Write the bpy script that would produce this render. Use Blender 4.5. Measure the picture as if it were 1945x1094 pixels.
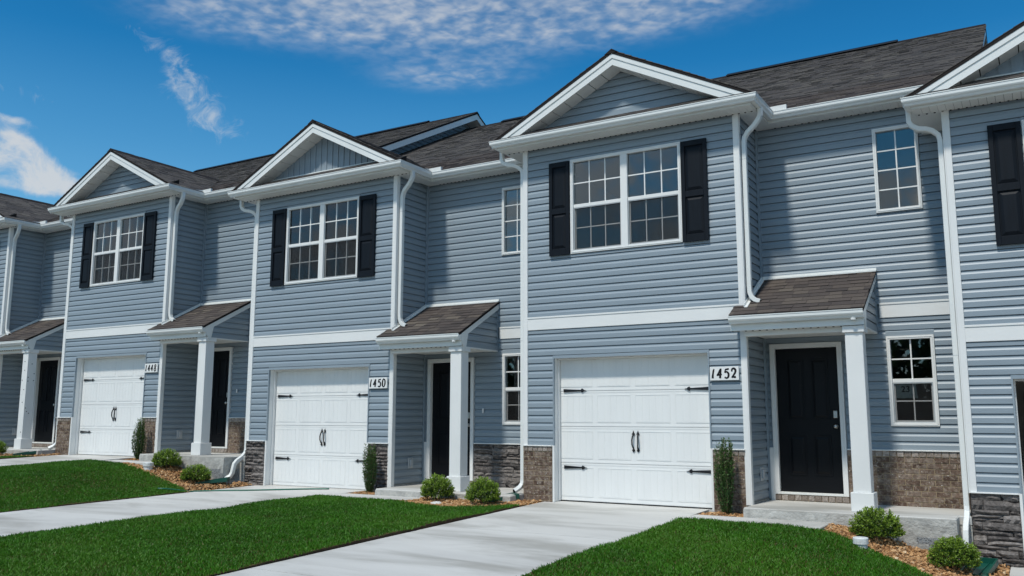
import bpy, bmesh, math, random
import numpy as np
from mathutils import Matrix, Vector, noise as mnoise
R = math.radians
random.seed(7)
S = bpy.context.scene
for o in list(bpy.data.objects): bpy.data.objects.remove(o)
C = S.collection

# ------------------------------------------------------------------ camera
cam = bpy.data.cameras.new('camera'); cob = bpy.data.objects.new('camera', cam); C.objects.link(cob)
cam.sensor_width = 36; cam.lens = 30.783; cam.clip_start = 0.05; cam.clip_end = 2000
cob.matrix_world = Matrix.Translation((7.691, -13.18, 1.355)) @ Matrix.Rotation(0.5422, 4, 'Z') @ Matrix.Rotation(math.pi/2 + 0.1479, 4, 'X') @ Matrix.Rotation(0.0018, 4, 'Z')
S.camera = cob
# ------------------------------------------------------------------ sun, sky, exposure
SUN_EL = 58.0; SUN_AZ = 6.0          # elevation; degrees towards -X measured from -Y
sv = Vector((-math.sin(R(SUN_AZ))*math.cos(R(SUN_EL)), -math.cos(R(SUN_AZ))*math.cos(R(SUN_EL)), math.sin(R(SUN_EL))))
sl = bpy.data.lights.new('sun', 'SUN'); sl.energy = 3.6; sl.angle = R(4.5); sl.color = (1.0, 0.955, 0.87)
so = bpy.data.objects.new('sun', sl); C.objects.link(so); so.rotation_euler = sv.to_track_quat('Z', 'Y').to_euler(); so.location = (-10, -30, 40)
S.view_settings.view_transform = 'Standard'; S.view_settings.look = 'None'; S.view_settings.exposure = -0.20; S.view_settings.gamma = 1.0
S.view_settings.use_curve_mapping = False
S.render.engine = 'CYCLES'
world = bpy.data.worlds.new('World'); S.world = world; world.use_nodes = True

class NT:
    """tiny node-tree helper"""
    def __init__(s, t): s.t = t; s.n = t.nodes; s.l = t.links
    def __call__(s, typ, **kw):
        nd = s.n.new(typ)
        for k, v in kw.items():
            if k in ('op',): nd.operation = v
            elif hasattr(nd, k) and k not in ('Scale',): setattr(nd, k, v)
        return nd
    def link(s, a, b): s.l.new(a, b)
    def math(s, op, a, b=None, c=None, clamp=False):
        nd = s.n.new('ShaderNodeMath'); nd.operation = op; nd.use_clamp = clamp
        for i, v in enumerate((a, b, c)):
            if v is None: continue
            if isinstance(v, (int, float)): nd.inputs[i].default_value = v
            else: s.l.new(v, nd.inputs[i])
        return nd.outputs[0]
    def vmath(s, op, a, b=None):
        nd = s.n.new('ShaderNodeVectorMath'); nd.operation = op
        for i, v in enumerate((a, b)):
            if v is None: continue
            if isinstance(v, (tuple, list)): nd.inputs[i].default_value = v
            else: s.l.new(v, nd.inputs[i])
        return nd.outputs[1] if op in ('DOT_PRODUCT', 'LENGTH') else nd.outputs[0]
    def noise(s, vec, scale, detail=4, rough=.5, dist=0.0):
        nd = s.n.new('ShaderNodeTexNoise'); nd.inputs['Scale'].default_value = scale; nd.inputs['Detail'].default_value = detail
        nd.inputs['Roughness'].default_value = rough; nd.inputs['Distortion'].default_value = dist
        if vec is not None: s.l.new(vec, nd.inputs['Vector'])
        return nd.outputs[0]
    def ramp(s, fac, stops, interp='LINEAR'):
        nd = s.n.new('ShaderNodeValToRGB'); cr = nd.color_ramp; cr.interpolation = interp
        while len(cr.elements) < len(stops): cr.elements.new(0.5)
        for e, (p, c) in zip(cr.elements, stops):
            e.position = p; e.color = (c, c, c, 1) if isinstance(c, (int, float)) else (*c, 1)
        s.l.new(fac, nd.inputs[0]); return nd.outputs[0]
    def maprange(s, v, a, b, c=0.0, d=1.0, smooth=True):
        nd = s.n.new('ShaderNodeMapRange'); nd.interpolation_type = 'SMOOTHSTEP' if smooth else 'LINEAR'
        s.l.new(v, nd.inputs[0])
        for i, x in enumerate((a, b, c, d)): nd.inputs[i+1].default_value = x
        return nd.outputs[0]
    def mix(s, fac, a, b, mode='MIX'):
        nd = s.n.new('ShaderNodeMix'); nd.data_type = 'RGBA'; nd.blend_type = mode
        if isinstance(fac, (int, float)): nd.inputs[0].default_value = fac
        else: s.l.new(fac, nd.inputs[0])
        for i, v in ((6, a), (7, b)):
            if isinstance(v, (tuple, list)): nd.inputs[i].default_value = (*v[:3], 1)
            else: s.l.new(v, nd.inputs[i])
        return nd.outputs[2]

def build_world():
    t = world.node_tree; t.nodes.clear(); N = NT(t)
    out = N('ShaderNodeOutputWorld')
    sky = N('ShaderNodeTexSky'); sky.sky_type = 'NISHITA'; sky.sun_disc = False
    sky.sun_elevation = R(SUN_EL); sky.sun_rotation = math.atan2(sv.x, sv.y)
    sky.altitude = 300; sky.air_density = 1.0; sky.dust_density = 1.0; sky.ozone_density = 3.0
    tint = N.mix(1.0, sky.outputs[0], (.32, 1.09, 1.40), 'MULTIPLY')
    gz_ = N('ShaderNodeTexCoord'); gs = N('ShaderNodeSeparateXYZ'); N.link(gz_.outputs['Generated'], gs.inputs[0])
    grad = N.ramp(gs.outputs[2], [(.16, (1.0, .62, .535)), (.26, (.86, .59, .525)), (.325, (.58, .535, .51)), (.385, (.22, .44, .475)), (.46, (.15, .395, .445)), (.8, (.14, .36, .42))])
    tint = N.mix(1.0, tint, grad, 'MULTIPLY'); tint = N.mix(1.0, tint, (2.0, 2.0, 2.0), 'MULTIPLY')
    bg = N('ShaderNodeBackground'); N.link(tint, bg.inputs[0]); bg.inputs[1].default_value = 0.11
    tc = N('ShaderNodeTexCoord'); d = tc.outputs['Generated']
    sp = N('ShaderNodeSeparateXYZ'); N.link(d, sp.inputs[0])
    z = N.math('MAXIMUM', sp.outputs[2], 0.07)
    px = N.math('DIVIDE', sp.outputs[0], z); py = N.math('DIVIDE', sp.outputs[1], z)
    cb = N('ShaderNodeCombineXYZ'); N.link(px, cb.inputs[0]); N.link(py, cb.inputs[1]); p = cb.outputs[0]
    def blob(cx, cy, ux, uy, ra, rb):
        L = math.hypot(ux, uy); ux /= L; uy /= L
        q = N.vmath('SUBTRACT', p, (cx, cy, 0))
        a = N.vmath('DOT_PRODUCT', q, (ux/ra, uy/ra, 0)); b = N.vmath('DOT_PRODUCT', q, (-uy/rb, ux/rb, 0))
        r2 = N.math('ADD', N.math('MULTIPLY', a, a), N.math('MULTIPLY', b, b))
        return N.math('POWER', 2.718, N.math('MULTIPLY', r2, -1.0))
    def field(bl):
        M = None
        for (cx, cy, ux, uy, ra, rb, w) in bl:
            q = N.math('MULTIPLY', blob(cx, cy, ux, uy, ra, rb), w); M = q if M is None else N.math('ADD', M, q)
        return N.math('MINIMUM', M, 1.0)
    def ablob(dx, dy, dz, ra, rb, ang, w):
        c = Vector((dx, dy, dz)).normalized(); r_ = c.cross(Vector((0, 0, 1))).normalized(); u_ = r_.cross(c)
        e1 = (r_*math.cos(R(ang))+u_*math.sin(R(ang)))/ra; e2 = (-r_*math.sin(R(ang))+u_*math.cos(R(ang)))/rb
        q = N.vmath('SUBTRACT', d, tuple(c)); a_ = N.vmath('DOT_PRODUCT', q, tuple(e1)); b_ = N.vmath('DOT_PRODUCT', q, tuple(e2))
        front = N.vmath('DOT_PRODUCT', d, tuple(c))
        r2 = N.math('ADD', N.math('MULTIPLY', a_, a_), N.math('MULTIPLY', b_, b_))
        return N.math('MULTIPLY', N.math('MULTIPLY', N.math('POWER', 2.718, N.math('MULTIPLY', r2, -1.0)), w), N.math('GREATER_THAN', front, 0.0))
    def afield(bl):
        M = None
        for q in bl:
            v = ablob(*q); M = v if M is None else N.math('ADD', M, v)
        return N.math('MINIMUM', M, 1.0)
    deck = field([(-1.20, 1.70, 1.0, .45, .42, .24, 1.0), (-1.60, 1.44, .8, .5, .28, .15, .85), (-.80, 1.90, 1, .25, .30, .16, .85), (-1.42, 2.02, .9, .4, .22, .12, .75), (-.45, 1.80, 1, .3, .35, .2, .35), (-1.0, 1.3, 1, .4, .6, .3, .8)])
    wisp = afield([(-.747, .56, .360, .040, .014, -55, .85), (-.738, .588, .330, .042, .020, -42, 1.0), (-.733, .605, .309, .026, .010, -20, .9), (-.832, .452, .315, .035, .009, -12, .7), (-.76, .53, .385, .03, .008, -25, .5), (-.70, .66, .27, .04, .006, -10, .35)])
    cumu = afield([(-.849, .462, .262, .024, .014, -30, 1.0), (-.846, .474, .246, .050, .024, -25, 1.1), (-.868, .447, .243, .035, .022, 0, 1.0), (-.846, .458, .290, .026, .006, -8, .75), (-.90, .38, .24, .05, .03, 0, 1.0), (-.840, .488, .236, .034, .014, -10, .9)])
    # unseen cloud added behind the camera only, shaped for pane reflections and fill
    away = N.maprange(py, -.2, -1.4, 0, 1)
    gen = N.math('MULTIPLY', N.maprange(N.noise(p, .42, 3, .5), .34, .56, 0, 1), away)
    deck = N.math('MAXIMUM', deck, gen); cumu = N.math('MAXIMUM', cumu, N.math('MULTIPLY', N.maprange(N.noise(p, .75, 3, .5, .2), .36, .52, 0, 1.05), away))
    nA = N.noise(p, 17.0, 3, .5, .25); nB = N.noise(p, 4.0, 4, .55, .3); nC = N.noise(p, 34.0, 4, .55, .2)
    puff = N.maprange(N.math('ADD', N.math('ADD', N.math('MULTIPLY', nA, .60), N.math('MULTIPLY', nB, .40)), N.math('MULTIPLY', nC, .12)), 0.40, .80, 0, 1)
    fd = N.math('MULTIPLY', N.maprange(deck, .08, 1.0, 0, 1), N.math('ADD', N.math('MULTIPLY', puff, .58), .12))
    mp = N('ShaderNodeMapping'); mp.inputs['Scale'].default_value = (4.5, 4.5, 1); mp.inputs['Rotation'].default_value = (0, 0, .6); N.link(p, mp.inputs[0])
    fw_ = N.math('MULTIPLY', N.maprange(N.math('ADD', wisp, N.math('MULTIPLY', N.math('SUBTRACT', N.noise(d, 34.0, 9, .66, 1.6), .5), 3.6)), .40, 2.1, 0, .60), N.maprange(wisp, .03, .3, 0, 1))
    fc_ = N.math('MULTIPLY', N.maprange(N.math('ADD', cumu, N.math('MULTIPLY', N.math('SUBTRACT', N.noise(d, 24.0, 8, .62, .4), .5), 2.5)), .40, 1.30, 0, .80), N.maprange(cumu, .06, .3, 0, 1))
    fac = N.math('MAXIMUM', N.math('MAXIMUM', fd, fw_), fc_)
    hz = N.maprange(sp.outputs[2], .0, .30, .22, .0)
    fac = N.math('MAXIMUM', fac, hz)
    cl = N('ShaderNodeBackground'); cl.inputs[1].default_value = 0.80
    cc = N.ramp(fac, [(.1, (.80, .90, 1.0)), (.8, (1, 1, .99))]); N.link(cc, cl.inputs[0])
    mx = N('ShaderNodeMixShader'); N.link(fac, mx.inputs[0]); N.link(bg.outputs[0], mx.inputs[1]); N.link(cl.outputs[0], mx.inputs[2])
    N.link(mx.outputs[0], out.inputs[0])
build_world()

# ------------------------------------------------------------------ materials
MT = {}
def material(name, base, rough=.5, spec=.5, var=None, rnd=None, island=None, bump=None, speck=None, attr=None, metal=0.0, stretch=None, stain=None, coat=0.0):
    """base colour; var=(scale, lo, hi) noise multiplier; rnd/island=colour stops picked per object / per loose piece;
       bump=(scale, strength, distance); speck=(scale, threshold, colour); stain=(scale, colour, amount)"""
    m = bpy.data.materials.new(name); m.use_nodes = True; t = m.node_tree; N = NT(t)
    b = t.nodes['Principled BSDF']; b.inputs['Roughness'].default_value = rough; b.inputs['Specular IOR Level'].default_value = spec; b.inputs['Metallic'].default_value = metal
    if coat: b.inputs['Coat Weight'].default_value = coat
    tc = N('ShaderNodeTexCoord'); geo = N('ShaderNodeNewGeometry'); oi = N('ShaderNodeObjectInfo')
    vec = geo.outputs['Position']
    if stretch:
        mp = N('ShaderNodeMapping'); mp.inputs['Scale'].default_value = stretch; N.link(vec, mp.inputs[0]); vec = mp.outputs[0]
    col = None
    if rnd: col = N.ramp(oi.outputs['Random'], rnd)
    elif island: col = N.ramp(geo.outputs['Random Per Island'], island)
    elif attr:
        a = N('ShaderNodeAttribute'); a.attribute_name = attr; col = a.outputs['Color']
    if col is None:
        rg = N('ShaderNodeRGB'); rg.outputs[0].default_value = (*base, 1); col = rg.outputs[0]
    if stain:
        f = N.maprange(N.noise(vec, stain[0], 6, .6, .6), .42, .68, 0, stain[2]); col = N.mix(f, col, stain[1])
    if speck:
        f = N.maprange(N.noise(vec, speck[0], 2, .5), speck[1], speck[1]+.08, 0, speck[3] if len(speck) > 3 else .9); col = N.mix(f, col, speck[2])
    if var:
        f = N.maprange(N.noise(vec, var[0], 5, .6), .25, .75, var[1], var[2], smooth=False)
        cbn = N('ShaderNodeCombineXYZ')
        for i in range(3): N.link(f, cbn.inputs[i])
        col = N.mix(1.0, col, cbn.outputs[0], 'MULTIPLY')
    N.link(col, b.inputs['Base Color'])
    if bump:
        bn = N('ShaderNodeBump'); bn.inputs['Strength'].default_value = bump[1]; bn.inputs['Distance'].default_value = bump[2]
        N.link(N.noise(vec, bump[0], 5, .6), bn.inputs['Height']); N.link(bn.outputs[0], b.inputs['Normal'])
    MT[name] = m; return m

material('siding', (.266, .318, .360), .42, .40, var=(2.2, .93, 1.07), bump=(60, .08, .002), stretch=(.35, .35, 3))
material('siding_trim', (.266, .318, .360), .45, .4, var=(3, .94, 1.06))
material('white_trim', (.80, .80, .78), .45, .4, var=(1.6, .95, 1.02), bump=(90, .05, .002))
material('white_metal', (.79, .80, .775), .32, .5, var=(1.3, .93, 1.02))
material('white_soffit', (.80, .80, .77), .5, .4, var=(2, .95, 1.02))
material('white_door', (.80, .805, .79), .42, .4, var=(1.2, .96, 1.02), bump=(140, .10, .002), stretch=(3, 3, .5))
material('black_paint', (.0040, .0066, .0110), .55, .20, bump=(22, .25, .003), stretch=(6, 6, .5), var=(5, .8, 1.3))
material('black_door', (.0045, .005, .0065), .45, .22, bump=(120, .05, .002), var=(3, .8, 1.2))
material('black_metal', (.008, .008, .010), .4, .5)
material('steel', (.55, .55, .53), .3, .5, metal=1.0)
SH0 = [(0, (.040, .033, .031)), (.22, (.060, .048, .044)), (.45, (.078, .060, .053)), (.65, (.095, .074, .062)), (.82, (.130, .103, .082)), (.93, (.085, .068, .060)), (1, (.175, .142, .108))]
_m = (.083, .069, .062)
SH = [(p, tuple(_m[i]*.42+c[i]*.58*(1.0, 1.04, 1.08)[i] for i in range(3))) for p, c in SH0]
material('shingle', (0, 0, 0), .9, .2, rnd=SH, var=(160, .62, 1.4), bump=(220, .5, .003))
SHM = [(p, (c[0]*1.16+.004, c[1]*1.24+.004, c[2]*1.27+.004)) for p, c in SH]
material('shingle_mass', (0, 0, 0), .9, .2, island=SHM, var=(120, .68, 1.34), bump=(200, .5, .003))
material('roof_deck', (.022, .018, .017), .9, .2, var=(20, .8, 1.2))
material('brick', (0, 0, 0), .85, .25, rnd=[(0, (.075, .046, .034)), (.3, (.115, .074, .054)), (.55, (.145, .098, .073)), (.8, (.19, .140, .110)), (1, (.100, .062, .045))],
         stain=(17, (.30, .25, .205), .75), speck=(42, .66, (.60, .57, .52)), var=(30, .5, 1.5), bump=(90, .7, .006))
material('brick_cap', (0, 0, 0), .85, .25, rnd=[(0, (.22, .18, .15)), (.5, (.32, .275, .24)), (1, (.42, .37, .33))], stain=(30, (.11, .08, .065), .6), speck=(70, .70, (.5, .47, .42)), var=(40, .65, 1.35), bump=(90, .7, .006))
material('mortar', (.30, .235, .155), .95, .1, var=(60, .75, 1.2), bump=(150, .6, .004))
material('stone', (0, 0, 0), .85, .25, rnd=[(0, (.050, .045, .044)), (.3, (.10, .088, .083)), (.6, (.155, .137, .126)), (.85, (.24, .215, .20)), (1, (.070, .060, .056))],
         stain=(14, (.24, .215, .20), .6), var=(26, .5, 1.5), bump=(30, .9, .018))
material('stone_joint', (.030, .027, .026), .95, .1, var=(40, .7, 1.2))
material('concrete', (.60, .585, .55), .85, .25, var=(.9, .86, 1.06), stain=(.75, (.37, .355, .32), .9), stretch=(.45, 1.5, 1), speck=(160, .64, (.44, .43, .41), .30), bump=(200, .25, .004))
material('rough_concrete', (.50, .49, .455), .95, .2, var=(9, .72, 1.12), stain=(5, (.33, .325, .31), .6), bump=(26, .8, .022))
material('gravel_dark', (.27, .28, .285), .95, .2, var=(45, .5, 1.6), bump=(45, 1, .04))
material('soil', (.085, .055, .035), .95, .1, var=(14, .6, 1.3), bump=(40, .8, .03))
material('thatch', (.10, .078, .032), .95, .1, var=(20, .6, 1.4), bump=(50, .9, .03))
material('mulch', (0, 0, 0), .9, .2, island=[(0, (.20, .095, .038)), (.25, (.37, .190, .080)), (.5, (.50, .280, .125)), (.75, (.60, .375, .19)), (.92, (.30, .155, .07)), (1, (.66, .50, .32))], var=(70, .7, 1.3), bump=(90, .5, .006))
material('green_plastic', (.004, .075, .052), .42, .5, var=(8, .85, 1.15))
material('hose', (.010, .13, .085), .4, .5)
material('pvc', (.74, .76, .75), .5, .4, stain=(20, (.42, .40, .37), .5))
material('white_rock', (.62, .60, .56), .8, .2, bump=(30, .6, .01))
material('grey_box', (.42, .45, .47), .45, .4, var=(9, .9, 1.05))
material('dark_gap', (.012, .012, .012), .9, .1)
material('room_wall', (.34, .33, .31), .9, .2)
material('garage_room', (.09, .07, .05), .9, .2)
material('bark', (.12, .085, .055), .9, .2, var=(40, .6, 1.3))
material('paper', (.86, .88, .84), .8, .2)
material('ink', (.01, .01, .012), .7, .2)
material('wood_stud', (.25, .16, .09), .8, .2)
def leafmat(name, attr, sub=.25, rough=.45):
    m = bpy.data.materials.new(name); m.use_nodes = True; t = m.node_tree; N = NT(t)
    b = t.nodes['Principled BSDF']; b.inputs['Roughness'].default_value = rough; b.inputs['Specular IOR Level'].default_value = .35
    a = N('ShaderNodeAttribute'); a.attribute_name = attr
    tr = N('ShaderNodeBsdfTranslucent'); ms = N('ShaderNodeMixShader'); ms.inputs[0].default_value = sub
    N.link(a.outputs['Color'], b.inputs['Base Color']); N.link(a.outputs['Color'], tr.inputs['Color'])
    N.link(b.outputs[0], ms.inputs[1]); N.link(tr.outputs[0], ms.inputs[2]); N.link(ms.outputs[0], t.nodes['Material Output'].inputs[0])
    MT[name] = m
leafmat('leaf', 'tint', .25, .4); leafmat('grass', 'tint', .3, .5)
def glassmat():
    m = bpy.data.materials.new('window_glass'); m.use_nodes = True; t = m.node_tree; N = NT(t); t.nodes.remove(t.nodes['Principled BSDF'])
    tr = N('ShaderNodeBsdfTransparent'); tr.inputs[0].default_value = (.88, .92, .91, 1)
    gl = N('ShaderNodeBsdfGlossy'); gl.inputs['Roughness'].default_value = .012; gl.inputs[0].default_value = (.93, .96, 1, 1)
    fr = N('ShaderNodeFresnel'); fr.inputs[0].default_value = 1.55
    geo = N('ShaderNodeNewGeometry'); bn = N('ShaderNodeBump'); bn.inputs['Strength'].default_value = .05; bn.inputs['Distance'].default_value = .004
    N.link(N.noise(geo.outputs['Position'], 1.8, 2, .4), bn.inputs['Height']); N.link(bn.outputs[0], gl.inputs['Normal'])
    f = N.math('MULTIPLY', fr.outputs[0], 1.5, clamp=True)
    ms = N('ShaderNodeMixShader'); N.link(f, ms.inputs[0]); N.link(tr.outputs[0], ms.inputs[1]); N.link(gl.outputs[0], ms.inputs[2])
    N.link(ms.outputs[0], t.nodes['Material Output'].inputs[0]); MT['glass'] = m
    m = bpy.data.materials.new('insect_screen'); m.use_nodes = True; t = m.node_tree; N = NT(t)
    b = t.nodes['Principled BSDF']; b.inputs['Base Color'].default_value = (.010, .010, .011, 1); b.inputs['Roughness'].default_value = .8
    tr = N('ShaderNodeBsdfTransparent'); ms = N('ShaderNodeMixShader'); ms.inputs[0].default_value = .24
    N.link(tr.outputs[0], ms.inputs[1]); N.link(b.outputs[0], ms.inputs[2]); N.link(ms.outputs[0], t.nodes['Material Output'].inputs[0]); MT['screen'] = m
glassmat()
def lampmat():
    m = bpy.data.materials.new('lit_lamp'); m.use_nodes = True; b = m.node_tree.nodes['Principled BSDF']
    b.inputs['Emission Color'].default_value = (1, .82, .6, 1); b.inputs['Emission Strength'].default_value = 6; MT['lamp'] = m
lampmat()

# ------------------------------------------------------------------ mesh helpers
class MB:
    def __init__(s): s.v = []; s.f = []; s.m = []
    def add(s, vs, fs, m=0):
        o = len(s.v); s.v += [tuple(v) for v in vs]
        for f in fs: s.f.append(tuple(i+o for i in f)); s.m.append(m)
        return s
    def box(s, x0, x1, y0, y1, z0, z1, m=0):
        if x0 > x1: x0, x1 = x1, x0
        if y0 > y1: y0, y1 = y1, y0
        if z0 > z1: z0, z1 = z1, z0
        vs = [(x0,y0,z0),(x1,y0,z0),(x1,y1,z0),(x0,y1,z0),(x0,y0,z1),(x1,y0,z1),(x1,y1,z1),(x0,y1,z1)]
        return s.add(vs, [(0,3,2,1),(4,5,6,7),(0,1,5,4),(1,2,6,5),(2,3,7,6),(3,0,4,7)], m)
    def prism(s, poly, axis, a, b, m=0):
        """poly: 2-D points; axis 'x': (y,z) 'y': (x,z) 'z': (x,y); extruded from a to b"""
        def P(p, t): return (t, p[0], p[1]) if axis == 'x' else (p[0], t, p[1]) if axis == 'y' else (p[0], p[1], t)
        n = len(poly); vs = [P(p, a) for p in poly] + [P(p, b) for p in poly]
        fs = [tuple(range(n))[::-1], tuple(range(n, 2*n))] + [(i, (i+1) % n, n+(i+1) % n, n+i) for i in range(n)]
        return s.add(vs, fs, m)
    def sweep(s, prof, path, closed_ends=True, m=0):
        """prof (d,z) swept along a plan path; d is outward = right-hand side of travel"""
        P = [Vector(p) for p in path]; n = len(P); k = len(prof); rings = []
        for i in range(n):
            a = (P[i]-P[i-1]).normalized() if i > 0 else None; b = (P[i+1]-P[i]).normalized() if i < n-1 else None
            if a is None: nn = Vector((b.y, -b.x)); sc = 1
            elif b is None: nn = Vector((a.y, -a.x)); sc = 1
            else:
                na = Vector((a.y, -a.x)); nb = Vector((b.y, -b.x)); nn = (na+nb).normalized(); sc = 1/max(.3, nn.dot(na))
            rings.append([(P[i].x+nn.x*d*sc, P[i].y+nn.y*d*sc, z) for d, z in prof])
        vs = [v for r in rings for v in r]; fs = []
        for i in range(n-1):
            for j in range(k): fs.append((i*k+j, i*k+(j+1) % k, (i+1)*k+(j+1) % k, (i+1)*k+j))
        if closed_ends: fs += [tuple(range(k)), tuple(range((n-1)*k, n*k))[::-1]]
        return s.add(vs, fs, m)
    def tube(s, path, w, h=None, seg=10, m=0, up=(0, 0, 1), caps=True, taper=None):
        """round (h None) or rectangular pipe along a 3-D path"""
        P = [Vector(p) for p in path]; n = len(P); rings = []; up = Vector(up)
        for i in range(n):
            t = (P[min(i+1, n-1)]-P[max(i-1, 0)]).normalized()
            sd = t.cross(up)
            if sd.length < 1e-4: sd = t.cross(Vector((0, 1, 0)))
            sd.normalize(); u2 = sd.cross(t).normalized(); k = taper[i] if taper else 1
            if h is None: rings.append([P[i]+(sd*math.cos(2*math.pi*j/seg)+u2*math.sin(2*math.pi*j/seg))*w*k for j in range(seg)])
            else:
                c = .18
                pts = [(-1+c, -1), (1-c, -1), (1, -1+c), (1, 1-c), (1-c, 1), (-1+c, 1), (-1, 1-c), (-1, -1+c)]
                rings.append([P[i]+sd*a*w/2*k+u2*b*h/2*k for a, b in pts])
        k = len(rings[0]); vs = [v for r in rings for v in r]; fs = []
        for i in range(n-1):
            for j in range(k): fs.append((i*k+j, i*k+(j+1) % k, (i+1)*k+(j+1) % k, (i+1)*k+j))
        if caps: fs += [tuple(range(k))[::-1], tuple(range((n-1)*k, n*k))]
        return s.add(vs, fs, m)
    def lathe(s, prof, c=(0, 0, 0), axis='z', seg=16, m=0):
        vs = []; k = len(prof)
        for j in range(seg):
            a = 2*math.pi*j/seg
            for r, h in prof:
                x, y = r*math.cos(a), r*math.sin(a)
                vs.append((c[0]+x, c[1]+y, c[2]+h) if axis == 'z' else (c[0]+x, c[1]+h, c[2]+y) if axis == 'y' else (c[0]+h, c[1]+x, c[2]+y))
        fs = []
        for j in range(seg):
            for i in range(k-1): fs.append((j*k+i, ((j+1) % seg)*k+i, ((j+1) % seg)*k+i+1, j*k+i+1))
        return s.add(vs, fs, m)
    def mesh(s, name, mats, bevel=0, smooth=False, recalc=True):
        me = bpy.data.meshes.new(name); me.from_pydata(s.v, [], s.f)
        for m in ([mats] if isinstance(mats, str) else mats): me.materials.append(MT[m])
        me.polygons.foreach_set('material_index', s.m)
        if recalc or bevel:
            bm = bmesh.new(); bm.from_mesh(me)
            if recalc: bmesh.ops.recalc_face_normals(bm, faces=bm.faces)
            if bevel:
                ed = [e for e in bm.edges if len(e.link_faces) == 2 and e.calc_face_angle(0) > .6]
                bmesh.ops.bevel(bm, geom=ed, offset=bevel, segments=1, affect='EDGES', clamp_overlap=True)
            bm.to_mesh(me); bm.free()
        if smooth:
            me.polygons.foreach_set('use_smooth', [True]*len(me.polygons))
        me.update(); return me
    def obj(s, name, mats, parent=None, bevel=0, smooth=False, **kw):
        return link(name, s.mesh(name, mats, bevel, smooth), parent, **kw)
def link(name, me, parent=None, loc=None, rot=None, scale=None, mtx=None):
    o = bpy.data.objects.new(name, me); C.objects.link(o)
    if parent is not None: o.parent = parent
    if mtx is not None: o.matrix_basis = mtx
    else:
        if loc: o.location = loc
        if rot: o.rotation_euler = rot
        if scale: o.scale = scale
    return o
def thing(name, label, cat, loc=(0, 0, 0), rz=0, group=None):
    o = link(name, None, None, loc=loc, rot=(0, 0, rz)); return tag(o, label, cat, group)
def tag(o, label=None, cat=None, group=None, kind=None):
    if label: o['label'] = label
    if cat: o['category'] = cat
    if group: o['group'] = group
    if kind: o['kind'] = kind
    return o

# ------------------------------------------------------------------ measured layout (metres; one townhouse, local origin = left front corner at garage floor)
U = 6.78; G = 3.889; DEP = 1.0
ZS = 6.117; ZB1 = 3.084; ZB0 = 2.871; ZK = .89
DX0, DX1, ZD = .59, 3.29, 2.3675; DOORY = .20
WX0, WX1, WZ0, WZ1 = .9335, 2.9427, 4.1476, 5.811
RX0, RX1, RZ0, RZ1 = 5.704, 6.354, 4.49, 5.827
LX0, LX1, LZ0, LZ1 = 5.728, 6.383, 1.2514, 2.5872
EX0, EX1, EZ0, EZ1 = 3.985, 5.085, .1975, 2.537
GXL, GXR, GY, GZ, PX = -.483, 4.310, -.4315, 6.2566, 1.9135
SL = .508
RGY, RGZ = .571, 6.25; RIDGE_Y, RIDGE_Z = 8.08, 6.25+.508*(8.08-.571)
ROW = .1264
def gable_z(x): return GZ+SL*((x-GXL) if x < PX else (GXR-x))
def main_z(y): return RGZ+SL*(y-RGY) if y < RIDGE_Y else RIDGE_Z-SL*(y-RIDGE_Y)

# shared small meshes ------------------------------------------------
GAP = .009
def plank_mesh():
    pr = [(.034, 0), (.004, .002), (0, 0), (0, .070), (.002, .074), (.010, .090), (.0145, .106), (.0155, ROW-GAP), (.034, ROW-GAP)]
    return MB().prism(pr, 'x', 0, 1).mesh('plank', 'siding')
PLANK = plank_mesh()
def plank_clip(x0b, x1b, x0t, x1t, h, name='plank'):
    """a course with slanted ends, length along x, bottom at z=0"""
    hh = max(.006, h-GAP) if h > .1 else h
    pr = [(.034, 0), (0, 0), (0, min(.072, hh*.7)), (.010, min(.090, hh*.85)), (.0155, hh), (.034, hh)]
    n = len(pr); L = []; Rr = []
    for y, z in pr:
        t = z/h if h > 0 else 0
        L.append((x0b+(x0t-x0b)*t, y, z)); Rr.append((x1b+(x1t-x1b)*t, y, z))
    fs = [tuple(range(n))[::-1], tuple(range(n, 2*n))] + [(i, (i+1) % n, n+(i+1) % n, n+i) for i in range(n)]
    return MB().add(L+Rr, fs).mesh(name, 'siding')
def spans(x0, x1, z0, z1, ops):
    """x intervals left of [x0,x1] once openings (x0,x1,z0,z1) crossing [z0,z1] are taken out"""
    iv = [(x0, x1)]
    for a, b, c, d in ops:
        if c < z1-.004 and d > z0+.004:
            nv = []
            for p, q in iv:
                if b <= p or a >= q: nv.append((p, q)); continue
                if a > p: nv.append((p, a))
                if b < q: nv.append((b, q))
            iv = nv
    return [i for i in iv if i[1]-i[0] > .015]
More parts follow.
